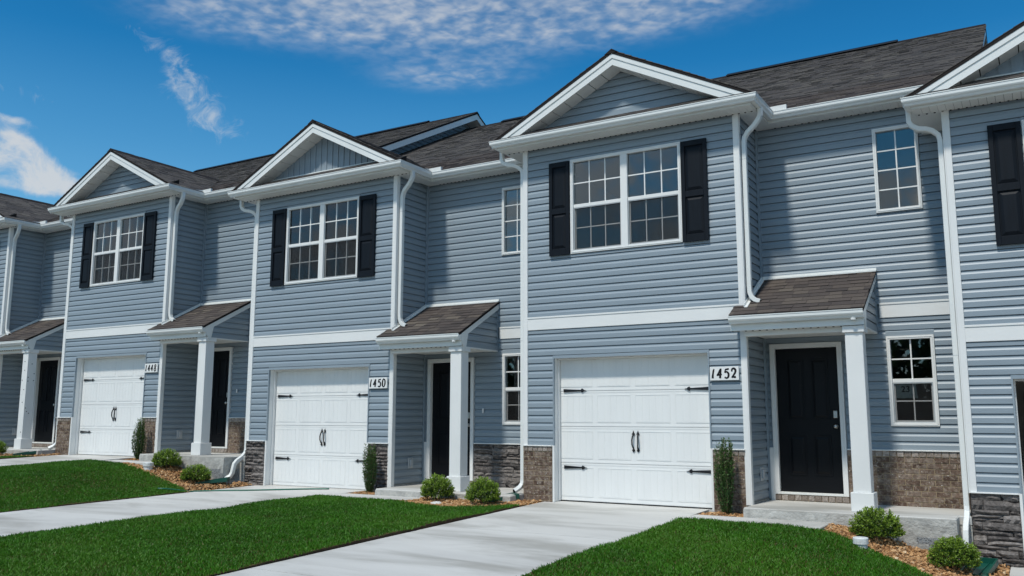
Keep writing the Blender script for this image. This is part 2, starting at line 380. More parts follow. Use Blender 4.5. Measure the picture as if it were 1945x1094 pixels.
def courses(wall, x0, x1, z0, z1, ops, place, zref):
    """lay siding courses; place(x, z, length, height) -> matrix"""
    k = math.floor((z0-zref)/ROW+1e-6); z = zref+k*ROW
    while z < z1-.004:
        a = max(z, z0); b = min(z+ROW, z1)
        for (oa, ob, oc, od) in ops:
            if oc < b-.004 and od > a+.004:
                p, q = max(x0, oa), min(x1, ob)
                if oc-a > .008: link('plank', plank_clip(0, q-p, 0, q-p, oc-a), wall, mtx=place(p, a))
                if b-od > .008: link('plank', plank_clip(0, q-p, 0, q-p, b-od), wall, mtx=place(p, od))
        for p, q in spans(x0, x1, a, b, ops):
            if a > z+.001 or b < z+ROW-.001:
                # cut course (kept in its place behind the trim that covers the cut)
                link('plank', plank_clip(0, q-p, 0, q-p, b-a), wall, mtx=place(p, a))
            else:
                if q-p > 2.3:
                    rs = random.Random(int(z/(2*ROW)+.5)*7+int(q*100)+len(wall.name)); c = p+(q-p)*rs.uniform(.18, .82)
                    link('plank', PLANK, wall, mtx=place(p, z) @ Matrix.Diagonal((c-p+.02, 1, 1, 1)))
                    link('plank', PLANK, wall, mtx=place(c, z) @ Matrix.Translation((0, -.0016, 0)) @ Matrix.Diagonal((q-c, 1, 1, 1)))
                else:
                    link('plank', PLANK, wall, mtx=place(p, z) @ Matrix.Diagonal((q-p, 1, 1, 1)))
        z += ROW
def slab_wall(mb, x0, x1, z0, z1, ops, f, m=0):
    """wall core with openings cut out; f(xa,xb,za,zb) adds a box"""
    xs = sorted({x0, x1, *[min(max(v, x0), x1) for o in ops for v in o[:2]]}); zs = sorted({z0, z1, *[min(max(v, z0), z1) for o in ops for v in o[2:]]})
    for i in range(len(xs)-1):
        for j in range(len(zs)-1):
            cx, cz = (xs[i]+xs[i+1])/2, (zs[j]+zs[j+1])/2
            if any(o[0] < cx < o[1] and o[2] < cz < o[3] for o in ops): continue
            f(xs[i], xs[i+1], zs[j], zs[j+1])
def brick_mesh(L, H, D, mat, name='brick'):
    b = MB().box(0, 1, 0, 1, 0, 1); me = b.mesh(name, mat)
    bm = bmesh.new(); bm.from_mesh(me)
    for v in bm.verts: v.co = Vector((v.co.x*L, v.co.y*D, v.co.z*H))
    bmesh.ops.bevel(bm, geom=bm.edges[:], offset=.004, segments=1, affect='EDGES')
    for v in bm.verts: v.co += Vector((random.uniform(-.0015, .0015), random.uniform(-.0015, .0015), random.uniform(-.0015, .0015)))
    bm.to_mesh(me); bm.free(); return me
BL, BH, BJ = .188, .070, .010
BRICKS = {k: [brick_mesh(w, BH, .05, 'brick') for _ in range(3)] for k, w in (('full', BL), ('half', BL/2-BJ/2), ('bat', BL*.72), ('close', BL*.25))}
CAPS = [brick_mesh(.088, .078, .055, 'brick_cap') for _ in range(3)]
def stone_mesh():
    bm = bmesh.new(); bmesh.ops.create_cube(bm, size=1)
    bmesh.ops.subdivide_edges(bm, edges=[e for e in bm.edges if abs(e.verts[0].co.x-e.verts[1].co.x) > .5], cuts=3)
    bmesh.ops.subdivide_edges(bm, edges=[e for e in bm.edges if abs(e.verts[0].co.z-e.verts[1].co.z) > .5], cuts=1)
    s = random.uniform(0, 99)
    for v in bm.verts:
        v.co += Vector((.5, .5, .5)); c = v.co
        if c.y < .01:      # face side
            edge = (abs(c.z-.5) > .45 or c.x < .01 or c.x > .99)
            c.y += (.42 if edge else 0)+.55*mnoise.noise(Vector((c.x*3+s, c.z*1.5, s)))+.12
        c.z += .16*mnoise.noise(Vector((c.x*2.6+s, c.z*3, 5.1+s)))*(1 if c.y < .6 else .2)
    me = bpy.data.meshes.new('stone'); bm.normal_update(); bm.to_mesh(me); bm.free(); me.materials.append(MT['stone']); return me
STONES = [stone_mesh() for _ in range(10)]
def lay_bricks(par, x0, x1, z0, z1, yf, cap=True):
    """running bond between x0..x1, top row of rowlock headers when cap"""
    zt = z1-.086 if cap else z1; r = 0; z = zt-BH-.006
    while z > z0-BH*.7:
        x = x0+.004-(BL/2+BJ/2 if r % 2 else 0)
        first = True
        while x < x1-.03:
            a = max(x, x0+.003); b = min(x+BL, x1-.003); w = b-a
            if w > .03:
                key = min(BRICKS, key=lambda k: abs({'full': BL, 'half': BL/2-BJ/2, 'bat': BL*.72, 'close': BL*.25}[k]-w))
                bw = {'full': BL, 'half': BL/2-BJ/2, 'bat': BL*.72, 'close': BL*.25}[key]
                hh = BH if z >= z0 else BH-(z0-z)
                link('brick', random.choice(BRICKS[key]), par, loc=(a, yf+random.uniform(-.002, .003), max(z, z0)), scale=(w/bw, 1, hh/BH))
            x += BL+BJ
        z -= BH+BJ; r += 1
    if cap:
        n = max(1, round((x1-x0)/.098)); w = (x1-x0)/n
        for i in range(n):
            link('brick', random.choice(CAPS), par, loc=(x0+i*w+.004, yf-.008+random.uniform(-.002, .002), z1-.08), scale=((w-.009)/.088, 1, 1))
def lay_stones(par, x0, x1, z0, z1, yf, seed):
    rnd = random.Random(seed); z = z0
    while z < z1-.02:
        h = rnd.choice([.055, .07, .085, .10, .12]); h = min(h, z1-z)
        if z1-(z+h) < .035: h = z1-z
        x = x0-rnd.uniform(0, .15)
        while x < x1-.02:
            L = rnd.uniform(.20, .58); a = max(x, x0); b = min(x+L, x1)
            if x1-b < .05: b = x1
            if b-a > .02:
                split = h > .085 and rnd.random() < .4
                for (zz, hh) in ([(z, h*.5), (z+h*.5, h*.5)] if split else [(z, h)]):
                    link('stone', rnd.choice(STONES), par, loc=(a+.002, yf-rnd.uniform(-.008, .022), zz+.003), scale=(b-a-.005, .05, hh-.005))
            x = b if b == x1 else x+L
        z += h
# shingle tabs
TW = [.14, .18, .22, .26, .31]; TABS = {}
def tab_geo(w, e, t, side=.003):
    # local: x along the eave, y up the slope, z outward
    return [(0, 0, -.004), (w-side, 0, -.004), (w-side, 0, t), (0, 0, t), (0, e*1.06, -.004), (w-side, e*1.06, -.004), (w-side, e*1.06, .0005), (0, e*1.06, .0005)], \
           [(3, 2, 6, 7), (0, 1, 2, 3), (1, 5, 6, 2), (0, 3, 7, 4)]
for w in TW:
    for t in (.007, .013):
        v, f = tab_geo(w, .140, t); TABS[(w, t)] = MB().add(v, f).mesh('shingle', 'shingle')
def tabs_on(u0, u1, vlen, lo=None, hi=None, seed=0, e=.140):
    """(u, v, w, t) tabs on a slope; lo(v), hi(v) limit u"""
    rnd = random.Random(seed); v = 0; out = []
    while v < vlen-.02:
        a = lo(v+e*.5) if lo else u0; b = hi(v+e*.5) if hi else u1
        u = a-rnd.uniform(0, .2)
        while u < b-.02:
            w = rnd.choice(TW); p = max(u, a); q = min(u+w, b)
            if q-p > .02: out.append((p, v, q-p, rnd.choice((.007, .013, .007)), min(e, vlen-v)))
            u += w
        v += e
    return out
def basis(o, ux, uy):
    ux = Vector(ux).normalized(); uy = Vector(uy).normalized(); n = ux.cross(uy)
    return Matrix(((ux.x, uy.x, n.x, o[0]), (ux.y, uy.y, n.y, o[1]), (ux.z, uy.z, n.z, o[2]), (0, 0, 0, 1)))
def put_tabs(par, B, tabs, mass=None, nobj=10**9):
    k = 0
    for (u, v, w, t, e) in tabs:
        if k < nobj:
            key = min(TABS, key=lambda q: abs(q[0]-w)+abs(q[1]-t)*3); link('shingle', TABS[key], par, mtx=B @ Matrix.Translation((u, v, 0)) @ Matrix.Diagonal((w/key[0], e/.140, 1, 1))); k += 1
        else:
            vs, fs = tab_geo(w, e, t); mass.add([B @ Vector((x+u, y+v, z)) for x, y, z in vs], fs)

GUT = [(0, 0), (.004, -.112), (.068, -.115), (.074, -.104), (.082, -.086), (.100, -.068), (.108, -.052), (.109, -.012), (.116, -.010), (.116, .002), (.104, .002), (.102, -.014), (.012, -.014), (.012, 0)]
def gutter_at(z): return [(d, z+q) for d, q in GUT]

# ------------------------------------------------------------------ windows and doors
def window(par, x0, x1, z0, z1, y, kind):
    """double: two double-hung units 3x2 lites; hung: one unit 2x2; fixed: 2x4 lites"""
    w = link('window', None, par, loc=(x0, y, z0)); W, H = x1-x0, z1-z0
    fr = MB(); t = .052
    def ring(a, b, c, d, tt, y0, y1, mb):
        mb.box(a, b, y0, y1, d-tt, d); mb.box(a, b, y0, y1, c, c+tt); mb.box(a, a+tt, y0, y1, c+tt, d-tt); mb.box(b-tt, b, y0, y1, c+tt, d-tt)
    ring(0, W, 0, H, t, -.022, .09, fr)
    ring(.018, W-.018, .018, H-.018, .012, -.028, -.0215, fr)
    cells = [(t, W-t)]
    if kind == 'double':
        fr.box(W/2-.062, W/2+.062, -.018, .09, t, H-t); cells = [(t, W/2-.062), (W/2+.062, W-t)]
    fr.obj('frame', 'white_trim', w, bevel=.003)
    def lites(a, b, c, d, nx, nz, yy, bar):
        pw, ph = (b-a)/nx, (d-c)/nz
        for i in range(nx):
            for j in range(nz):
                MB().box(a+i*pw+.0015, a+(i+1)*pw-.0015, yy, yy+.006, c+j*ph+.0015, c+(j+1)*ph-.0015).obj('pane', 'glass', w)
        for i in range(1, nx): MB().box(a+i*pw-bar/2, a+i*pw+bar/2, yy-.005, yy+.012, c, d).obj('muntin', 'white_trim', w)
        for j in range(1, nz):
            for i in range(nx):
                MB().box(a+i*pw+(bar/2 if i else 0), a+(i+1)*pw-(bar/2 if i < nx-1 else 0), yy-.005, yy+.012, c+j*ph-bar/2, c+j*ph+bar/2).obj('muntin', 'white_trim', w)
    for a, b in cells:
        if kind == 'fixed': lites(a, b, t, H-t, 2, 4, .03, .020); continue
        zm = H*.50; nx = 3 if kind == 'double' else 2
        sb = MB(); ring(a, b, t, zm+.02, .034, .035, .075, sb); sb.obj('sash', 'white_trim', w, bevel=.002)
        sb = MB(); sb.box(a, b, .006, .05, zm-.028, zm+.030); sb.obj('meeting_rail', 'white_trim', w, bevel=.003)
        lites(a, b, zm+.03, H-t, nx, 2, .03, .020)
        lites(a+.034, b-.034, t+.034, zm-.014, nx, 2, .048, .018)
        MB().box(a+.012, b-.012, .016, .018, t+.01, zm-.028).obj('insect_screen', 'screen', w)
        s = MB(); ring(a+.002, b-.002, t, zm-.028, .014, .010, .026, s); s.obj('screen_frame', 'grey_box', w)
    return w
def shutter(par, x0, x1, z0, z1):
    s = link('shutter', None, par, loc=(x0, -.012, z0)); W, H = x1-x0, z1-z0
    f = MB(); y0, y1 = -.034, .0; st = .062; zm = H*.47
    f.box(0, st, y0, y1, 0, H); f.box(W-st, W, y0, y1, 0, H)
    for a, b in ((0, .115), (zm-.048, zm+.048), (H-.088, H)): f.box(st, W-st, y0, y1, a, b)
    f.box(st, W-st, -.010, .0, .115, H-.088); f.obj('shutter_frame', 'black_paint', s, bevel=.003)
    for a, b in ((.115, zm-.048), (zm+.048, H-.088)):
        p = MB(); i = .012; j = .045; A, B_, Cc, D = st+i, W-st-i, a+i, b-i
        vs = [(A, -.0105, Cc), (B_, -.0105, Cc), (B_, -.0105, D), (A, -.0105, D), (A+j, -.028, Cc+j), (B_-j, -.028, Cc+j), (B_-j, -.028, D-j), (A+j, -.028, D-j)]
        p.add(vs, [(4, 5, 6, 7), (0, 1, 5, 4), (1, 2, 6, 5), (2, 3, 7, 6), (3, 0, 4, 7), (3, 2, 1, 0)]); p.obj('panel', 'black_paint', s)
def hinge(par, x, z, sx, y):
    pts = [(0, -.028), (.33, -.011), (.345, -.034), (.375, -.022), (.385, -.008), (.43, 0), (.385, .008), (.375, .022), (.345, .034), (.33, .011), (0, .028)]
    MB().prism([(x+sx*a, z+b) for a, b in pts], 'y', y-.012, y).obj('hinge_strap', 'black_metal', par)
def pull(par, x, z, sx, y):
    m = MB()
    path = [(x, y-.006, z+.16), (x, y-.012, z+.12), (x-sx*.004, y-.035, z+.08), (x-sx*.012, y-.045, z+.02), (x-sx*.010, y-.045, z-.05), (x, y-.03, z-.10), (x+sx*.006, y-.012, z-.13), (x+sx*.008, y-.006, z-.16)]
    m.tube(path, .012, None, 8, taper=[.6, .9, 1, 1.05, 1, .9, .8, .5], up=(1, 0, 0))
    for zz in (z+.125, z-.135):
        m.prism([(x-.028, zz-.01), (x, zz-.04), (x+.028, zz-.01), (x+.014, zz+.012), (x, zz+.05), (x-.014, zz+.012)], 'y', y-.009, y)
    m.obj('pull_handle', 'black_metal', par)
def garage_door(par):
    g = link('garage_door', None, par, loc=(0, 0, 0)); y = DOORY
    zs = [.0, .620, 1.220, 1.815, 2.42]; x0, x1 = DX0-.02, DX1+.02; W = x1-x0
    for k in range(4):
        m = MB(); a, b = zs[k]+.002, zs[k+1]-.002
        m.box(x0, x1, y, y+.045, a, b)
        m.box(x0, x1, y-.003, y, a+.006, a+.030); m.box(x0, x1, y-.003, y, b-.030, b-.006)
        for i in range(4):
            pa, pb = x0+W*(i/4)+.055, x0+W*((i+1)/4)-.055; n = 5; sw = (pb-pa)/n; c, d = a+.085, min(b, 2.42)-.085
            for j in range(n): m.box(pa+j*sw+.0015, pa+(j+1)*sw-.0015, y-.0022, y, c, d)
            m.box(pa-.014, pa-.004, y-.003, y, c-.012, d+.012); m.box(pb+.004, pb+.014, y-.003, y, c-.012, d+.012)
            m.box(pa-.004, pb+.004, y-.006, y, c-.016, c-.004); m.box(pa-.004, pb+.004, y-.006, y, d+.004, d+.016)
        m.obj('door_section', 'white_door', g)
    MB().box(x0, x1, y+.005, y+.04, -.012, .003).obj('bottom_seal', 'black_metal', g)
    for z in (1.825, .546):
        hinge(g, DX0+.085, z, 1, y-.009); hinge(g, DX1-.03, z, -1, y-.009)
    pull(g, 1.945, .99, 1, y-.009); pull(g, 2.025, .99, -1, y-.009)
def entry_door(par):
    d = link('entry_door', None, par, loc=(EX0, DEP, EZ0)); W, H = EX1-EX0, EZ1-EZ0; t = .075
    f = MB(); f.box(0, t, -.03, .13, 0, H); f.box(W-t, W, -.03, .13, 0, H); f.box(t, W-t, -.03, .13, H-t, H)
    f.box(.0, .03, -.036, -.0295, 0, H); f.box(W-.03, W, -.036, -.0295, 0, H); f.box(.03, W-.03, -.036, -.0295, H-.03, H)
    f.obj('door_frame', 'white_trim', d, bevel=.003)
    MB().box(t, W-t, -.035, .13, 0, .035).obj('threshold', 'white_metal', d, bevel=.004)
    a, b, c, e = t+.003, W-t-.003, .038, H-t-.003; y = .045; w = b-a; h = e-c
    m = MB(); m.box(a, b, y, y+.045, c, e); leaf = m.obj('door_leaf', 'black_door', d)
    for (p, q, r, s_) in ((.16, .44, .50, .925), (.56, .84, .50, .925), (.16, .44, .115, .39), (.56, .84, .115, .39)):
        A, B_, Cc, D = a+w*p, a+w*q, c+h*r, c+h*s_
        n = MB(); i = .018; j = .040
        for k_, (x0_, x1_, z0_, z1_) in enumerate(((A, B_, D-i, D), (A, B_, Cc, Cc+i), (A, A+i, Cc+i, D-i), (B_-i, B_, Cc+i, D-i))): n.box(x0_, x1_, y-.010, y, z0_, z1_)
        vs = [(A+i+.01, y-.0005, Cc+i+.01), (B_-i-.01, y-.0005, Cc+i+.01), (B_-i-.01, y-.0005, D-i-.01), (A+i+.01, y-.0005, D-i-.01), (A+i+j, y-.011, Cc+i+j), (B_-i-j, y-.011, Cc+i+j), (B_-i-j, y-.011, D-i-j), (A+i+j, y-.011, D-i-j)]
        n.add(vs, [(4, 5, 6, 7), (0, 1, 5, 4), (1, 2, 6, 5), (2, 3, 7, 6), (3, 0, 4, 7), (3, 2, 1, 0)]); n.obj('door_panel', 'black_door', d, bevel=.002)
    kx = b-.07
    MB().lathe([(.0, -.075), (.022, -.072), (.031, -.058), (.028, -.042), (.013, -.035), (.013, -.012), (.033, -.010), (.033, 0)], (kx, y, 1.243-EZ0), 'y', 18).obj('door_knob', 'steel', d, smooth=True)
    m = MB(); m.box(kx-.034, kx+.034, y-.022, y, 1.37-EZ0, 1.485-EZ0); m.obj('keypad_lock', 'steel', d, bevel=.008)

# ------------------------------------------------------------------ a townhouse
def townhouse(X0, Z0, label, base, gable, step_left, step_right, seed):
    """base: brick | stone, gable: lap | batten; step_*: the neighbour on that side stands at another level"""
    T = thing('townhouse', label, 'townhouse', (X0, 0, Z0), group='row of attached townhouses')
    front_ops = [(DX0, DX1, -1, ZD), (WX0, WX1, WZ0, WZ1)]
    rec_ops = [(RX0, RX1, RZ0, RZ1), (LX0, LX1, LZ0, LZ1), (EX0, EX1, EZ0-.02, EZ1)]
    # wall cores and inside
    m = MB(); slab_wall(m, .002, G-.04, -.7, ZS, [(DX0-.031, DX1+.031, -.75, ZD+.031), front_ops[1]], lambda a, b, c, d: m.box(a, b, .037, .16, c, d)); fw = m.obj('front_wall', 'siding_trim', T)
    m = MB(); slab_wall(m, G, U, -.7, ZS, rec_ops, lambda a, b, c, d: m.box(a, b, DEP+.037, DEP+.16, c, d)); rw = m.obj('entry_wall', 'siding_trim', T)
    sw = MB().box(G-.14, G-.037, .161, DEP+.017, -.7, ZS).obj('side_wall', 'siding_trim', T)
    lw = MB().box(.001, .14, .161, 15.1, -.7, ZS).box(U-.14, U-.003, DEP+.161, 15.1, -.7, ZS).box(.14, U-.14, 15.0, 15.1, -.7, ZS).obj('party_wall', 'siding_trim', T)
    MB().box(.141, U-.141, 1.2, 14.99, 2.85, 3.0).box(.141, G-.141, .162, 1.199, 2.85, 3.0).obj('interior_floor', 'room_wall', T)
    MB().box(.141, U-.141, 1.2, 14.99, ZS-.03, ZS+.02).box(.141, G-.141, .162, 1.199, ZS-.03, ZS+.02).obj('ceiling', 'room_wall', T)
    MB().box(.141, U-.141, 5.0, 5.1, -.1, 2.84).box(.141, U-.141, 4.2, 4.3, 3.01, ZS-.04).box(G-.138, G-.02, 1.2, 4.99, -.1, 2.84).obj('interior_wall', 'room_wall', T)
    MB().box(.141, U-.141, .165, 14.99, -.12, -.02).obj('floor_slab', 'concrete', T)
    # siding
    F = lambda x, z: Matrix.Translation((x, 0, z))
    Rc = lambda x, z: Matrix.Translation((x, DEP, z))
    SR = Matrix.Rotation(R(90), 4, 'Z')
    Sd = lambda x, z: Matrix.Translation((G, x, z)) @ SR
    J = .022
    fo = [(DX0-J, DX1+J, -1, ZD+J), (WX0-.004, WX1+.004, WZ0-.004, WZ1+.004)]
    courses(fw, .02, G-.02, ZB1+.001, ZS, fo, F, ZB1)
    courses(fw, .02, G-.02, ZK+.02, ZB0, fo, F, ZK+.02)
    ro = [(RX0-.004, RX1+.004, RZ0-.004, RZ1+.004), (LX0-.004, LX1+.004, LZ0-.004, LZ1+.004), (EX0-.004, EX1+.004, EZ0-.02, EZ1+.004)]
    courses(rw, G+.035, U-.002, ZB1+.001, ZS, ro, Rc, ZB1)
    courses(rw, G+.035, U-.002, ZK+.02, ZB0, ro, Rc, ZK+.02)
    courses(rw, G+.035, 5.60, ZB0, ZB1+.001, [], Rc, ZB0)
    courses(sw, .005, DEP-.02, .14, ZS, [], Sd, ZK+.02-6*ROW)
    # left return: seen only edge on
    lm = MB(); z = .14
    while z < ZS-.01:
        lm.add([(-.001, .07, z), (-.001, DEP if not step_left else DEP, z), (-.001, DEP, z+.074), (-.001, .07, z+.074), (.0, .07, z+.1264), (.0, DEP, z+.1264)], [(0, 1, 2, 3), (3, 2, 5, 4)]); z += ROW
    lm.obj('left_return_siding', 'siding', T)
    # white boards and trims
    MB().box(.078, G-.078, -.014, .017, ZB0, ZB1).box(.078, G-.078, -.024, -.0145, ZB1-.016, ZB1+.012).obj('belt_board', 'white_trim', T, bevel=.002)
    MB().box(5.66, U, DEP-.014, DEP+.017, ZB0, ZB1).box(5.66, U, DEP-.024, DEP-.0145, ZB1-.016, ZB1+.012).obj('belt_board', 'white_trim', T, bevel=.002)
    def corner(x, sx, zb):
        c = MB(); c.box(x, x-sx*.078, -.018, .02, zb, ZS); c.box(x+sx*.0005, x+sx*.018, -.018, .078, zb, ZS); c.obj('corner_trim', 'white_trim', T, bevel=.003)
    corner(0, -1, ZK-.0 if not step_left else .575 if base == 'stone' and False else ZK-.0); corner(G, 1, .09)
    MB().box(G-.03, G+.007, .0785, .094, .14, ZS).obj('corner_channel', 'siding_trim', T)
    MB().box(G, G+.035, DEP-.035, DEP+.017, .12, ZS).obj('inside_corner_trim', 'siding_trim', T)
    jt = MB(); y0, y1 = -.014, .03
    jt.box(DX0-J, DX0-.001, y0, y1, ZK+.02, ZD+J); jt.box(DX1+.001, DX1+J, y0, y1, ZK+.02, ZD+J); jt.box(DX0-.001, DX1+.001, y0, y1, ZD+.001, ZD+J); jt.obj('opening_trim', 'siding_trim', T)
    jb = MB(); jb.box(DX0-.03, DX0, .0305, DOORY+.05, -.02, ZD+.03); jb.box(DX1, DX1+.03, .0305, DOORY+.05, -.02, ZD+.03); jb.box(DX0, DX1, .0305, DOORY+.05, ZD+.002, ZD+.03)
    jb.box(DX0-.035, DX0, -.012, .030, -.02, ZK+.019); jb.box(DX1, DX1+.035, -.012, .030, -.02, ZK+.019)
    jb.box(DX0, DX0+.022, DOORY-.065, DOORY-.012, 0, ZD); jb.box(DX1-.022, DX1, DOORY-.065, DOORY-.012, 0, ZD); jb.box(DX0+.022, DX1-.022, DOORY-.065, DOORY-.012, ZD-.022, ZD)
    jb.obj('door_jamb', 'white_trim', T, bevel=.003)
    # masonry
    bed = 'mortar' if base == 'brick' else 'stone_joint'
    yb = -.030
    zb = -.06 if not step_left else -.14
    for i, (a, b, yy, z0) in enumerate(((0, DX0-.036, 0, zb), (DX1+.036, G-.002, 0, zb), (EX1+.001, U-.002, DEP, .09), (G+.10, EX0-.001, DEP, .09))):
        bb = b-.06 if i == 1 else b
        w = MB().box(a+.004, bb-.002, yy+yb+.0175 if base == 'brick' else yy+yb+.035, yy+.0175, z0-.1, ZK-.002).obj('masonry', bed, T)
        if base == 'brick': lay_bricks(w, a, bb, z0, ZK, yy+yb+.012)
        else: lay_stones(w, a, bb, z0, ZK, yy+yb, seed*7+i)
        led = MB().box(a-(.0 if i != 1 else 0), bb, yy-.045, yy+.017, ZK+.001, ZK+.0195); led.obj('ledge_trim', 'white_trim', T, bevel=.003)
        if i == 0 and base == 'brick' or i == 0:
            lr = MB().box(-.012, .0, .0, .99, z0-.1, ZK-.002).obj('masonry', bed, T)
    w = MB().box(EX0, EX1, DEP-.012, DEP+.0175, .02, EZ0-.003).obj('masonry', bed, T)
    n = 11; ww = (EX1-EX0)/n
    for i in range(n): link('brick', random.choice(CAPS), w, loc=(EX0+i*ww+.004, DEP-.03, EZ0-.088), scale=((ww-.009)/.088, 1, 1))
    MB().box(G+.036, G+.098, DEP-.03, DEP+.0175, .10, ZK+.02).obj('entry_corner_board', 'white_trim', T, bevel=.002)
    MB().box(G-.02, G-.0185, .1, DEP, -.7, .14).box(G-.018, G+.004, .02, DEP, -.7, .125).obj('foundation', 'rough_concrete', T)
    # openings
    garage_door(T) if not label.startswith('lowest') else open_garage(T)
    window(T, WX0, WX1, WZ0, WZ1, 0, 'double'); window(T, RX0, RX1, RZ0, RZ1, DEP, 'fixed'); window(T, LX0, LX1, LZ0, LZ1, DEP, 'hung')
    shutter(T, .529, WX0-.012, WZ0-.01, WZ1-.015); shutter(T, WX1+.012, 3.3827, WZ0-.01, WZ1-.015)
    entry_door(T)
    roofs(T, gable, step_left, step_right, seed, base)
    porch(T, seed, label, step_right)
    # small fittings
    g = MB().box(G+.001, G+.016, .50, .66, .42, .62).box(G+.0165, G+.045, .54, .62, .45, .585).obj('outlet_box', 'grey_box', T, bevel=.006)
    MB().box(5.28, 5.315, DEP-.026, DEP-.002, 1.47, 1.56).obj('doorbell', 'white_trim', T, bevel=.004)
    return T
def open_garage(T):
    m = MB(); m.box(DX0+.05, DX1-.05, 4.9, 4.95, 0, 2.3).box(.2, .22, .3, 4.8, 0, 2.6); m.obj('garage_lining', 'garage_room', T)
    g = link('garage_door', None, T)
    for k in range(4): MB().box(DX0, DX1, .35+k*.6, .93+k*.6, 2.43, 2.47).obj('door_section', 'white_door', g)
    for x in (DX0-.05, DX1+.02): MB().box(x, x+.03, .3, 2.9, 2.40, 2.425).obj('door_track', 'steel', g)
    s = MB()
    for k in range(6): s.box(.28, .32, .4+k*.6, .49+k*.6, 0, 2.55)
    s.obj('wall_studs', 'wood_stud', T)

def roofs(T, gable, step_left, step_right, seed, base):
    fl, fr, fy, ry = GXL+.116, GXR-.116, GY+.116, RGY+.116
    XE = U+.43 if step_right else U-.0005            # right end of the main roof
    XL = 0.0005
    rf = MB(); t = .05
    # decks (closed solids just under the shingles)
    def slope_box(mb, pts, th):
        vs = [Vector(p) for p in pts]; mb.add(vs+[v-Vector((0, 0, th)) for v in vs], [(0, 1, 2, 3), (7, 6, 5, 4), (0, 4, 5, 1), (1, 5, 6, 2), (2, 6, 7, 3), (3, 7, 4, 0)])
    yb = 2*RIDGE_Y-RGY; d = .006
    slope_box(rf, [(XL, RGY+.055, main_z(RGY+.055)-d), (XE, RGY+.055, main_z(RGY+.055)-d), (XE, RIDGE_Y, RIDGE_Z-d), (XL, RIDGE_Y, RIDGE_Z-d)], t)
    slope_box(rf, [(XL, RIDGE_Y, RIDGE_Z-d), (XE, RIDGE_Y, RIDGE_Z-d), (XE, yb, main_z(yb)-d), (XL, yb, main_z(yb)-d)], t)
    yv = 3.3; gz = lambda x: gable_z(x)-d; yf = -.365
    if step_left:
        slope_box(rf, [(GXL+.055, yf, gz(GXL+.055)), (PX, yf, gz(PX)), (PX, .97, gz(PX)), (GXL+.055, .97, gz(GXL+.055))], t)
        slope_box(rf, [(.03, .97, gz(.03)), (PX, .97, gz(PX)), (PX, yv, gz(PX)), (.03, yv, gz(.03))], t)
    else:
        slope_box(rf, [(GXL+.055, yf, gz(GXL+.055)), (PX, yf, gz(PX)), (PX, yv, gz(PX)), (GXL+.055, yv, gz(GXL+.055))], t)
    slope_box(rf, [(PX, yf, gz(PX)), (GXR-.055, yf, gz(GXR-.055)), (GXR-.055, yv, gz(GXR-.055)), (PX, yv, gz(PX))], t)
    roof = rf.obj('roof', 'roof_deck', T)
    # shingles: main front slope, then the two gable slopes
    cs = math.cos(math.atan(SL)); Lm = (RIDGE_Y-RGY-.05)/cs
    mass = MB()
    B = basis((0, RGY+.05, main_z(RGY+.05)), (1, 0, 0), (0, 1, SL))
    def lo(v):
        y = RGY+.05+v*cs; z = main_z(y)
        if z >= GZ+SL*(PX-GXL): return XL
        return max(XL, GXR-(z-GZ)/SL-.15)
    tb = tabs_on(XL, XE+.02, Lm, lo=lo, seed=seed*11+1)
    # left of the gable (neighbour at the same level leaves a sliver there)
    put_tabs(roof, B, tb, mass, 150)
    tl = [q for q in tabs_on(XL, PX, Lm, lo=lambda v: XL, hi=lambda v: max(XL, min(PX, GXL+(main_z(RGY+.05+v*cs)-GZ)/SL+.15)) if main_z(RGY+.05+v*cs) < gable_z(PX) else XL, seed=seed*11+2)]
    put_tabs(roof, B, tl, mass, 0)
    Lg = (PX-GXL-.05)/cs
    Bl = basis((GXL+.05, yv, gable_z(GXL+.05)), (0, -1, 0), (1, 0, SL)); Wg = yv-yf
    tabs = tabs_on(0, Wg+.01, Lg, lo=(lambda v: (yv-.96) if GXL+v*cs < .03 else 0) if step_left else None, seed=seed*11+3); put_tabs(roof, Bl, tabs, mass, 0)
    Br = basis((GXR-.05, yf-.01, gable_z(GXR-.05)), (0, 1, 0), (-1, 0, SL))
    tabs = tabs_on(0, Wg, Lg, seed=seed*11+4); put_tabs(roof, Br, tabs, mass, 0)
    # pent strip under the gable
    Bp = basis((GXL+.03, GY+.05, GZ+SL*.05), (1, 0, 0), (0, 1, SL))
    put_tabs(roof, Bp, tabs_on(.16, GXR-GXL-.22, .44, seed=seed*11+5), mass, 0)
    pm = MB(); pm.prism([(GY+.055, GZ+SL*.055-.006), (-.001, GZ-SL*GY-.006), (-.001, GZ-.08), (GY+.12, GZ-.08)], 'x', GXL+.2, GXR-.2); pm.obj('pent_roof', 'roof_deck', T)
    so_ = mass.obj('shingles', 'shingle_mass', roof); so_['kind'] = 'stuff'
    # ridge caps and vent
    rc = MB(); x = XL
    def capat(mb, p, q, r_, axis, z, w=.13, th=.016):
        if axis == 'x': mb.add([(p, r_-w, z-w*SL), (p, r_, z+th), (p, r_+w, z-w*SL), (q, r_-w, z-w*SL), (q, r_, z+th), (q, r_+w, z-w*SL)], [(0, 1, 4, 3), (1, 2, 5, 4), (0, 3, 5, 2)])
        else: mb.add([(r_-w, p, z-w*SL), (r_, p, z+th), (r_+w, p, z-w*SL), (r_-w, q, z-w*SL), (r_, q, z+th), (r_+w, q, z-w*SL)], [(0, 1, 4, 3), (1, 2, 5, 4), (0, 3, 5, 2), (0, 2, 1)])
    while x < XE:
        capat(rc, x, min(x+.22, XE), RIDGE_Y, 'x', RIDGE_Z+.012, th=.014+random.uniform(0, .006)); x += .215
    rc.obj('ridge_cap', 'roof_deck', roof); rc = MB(); y = yf-.01
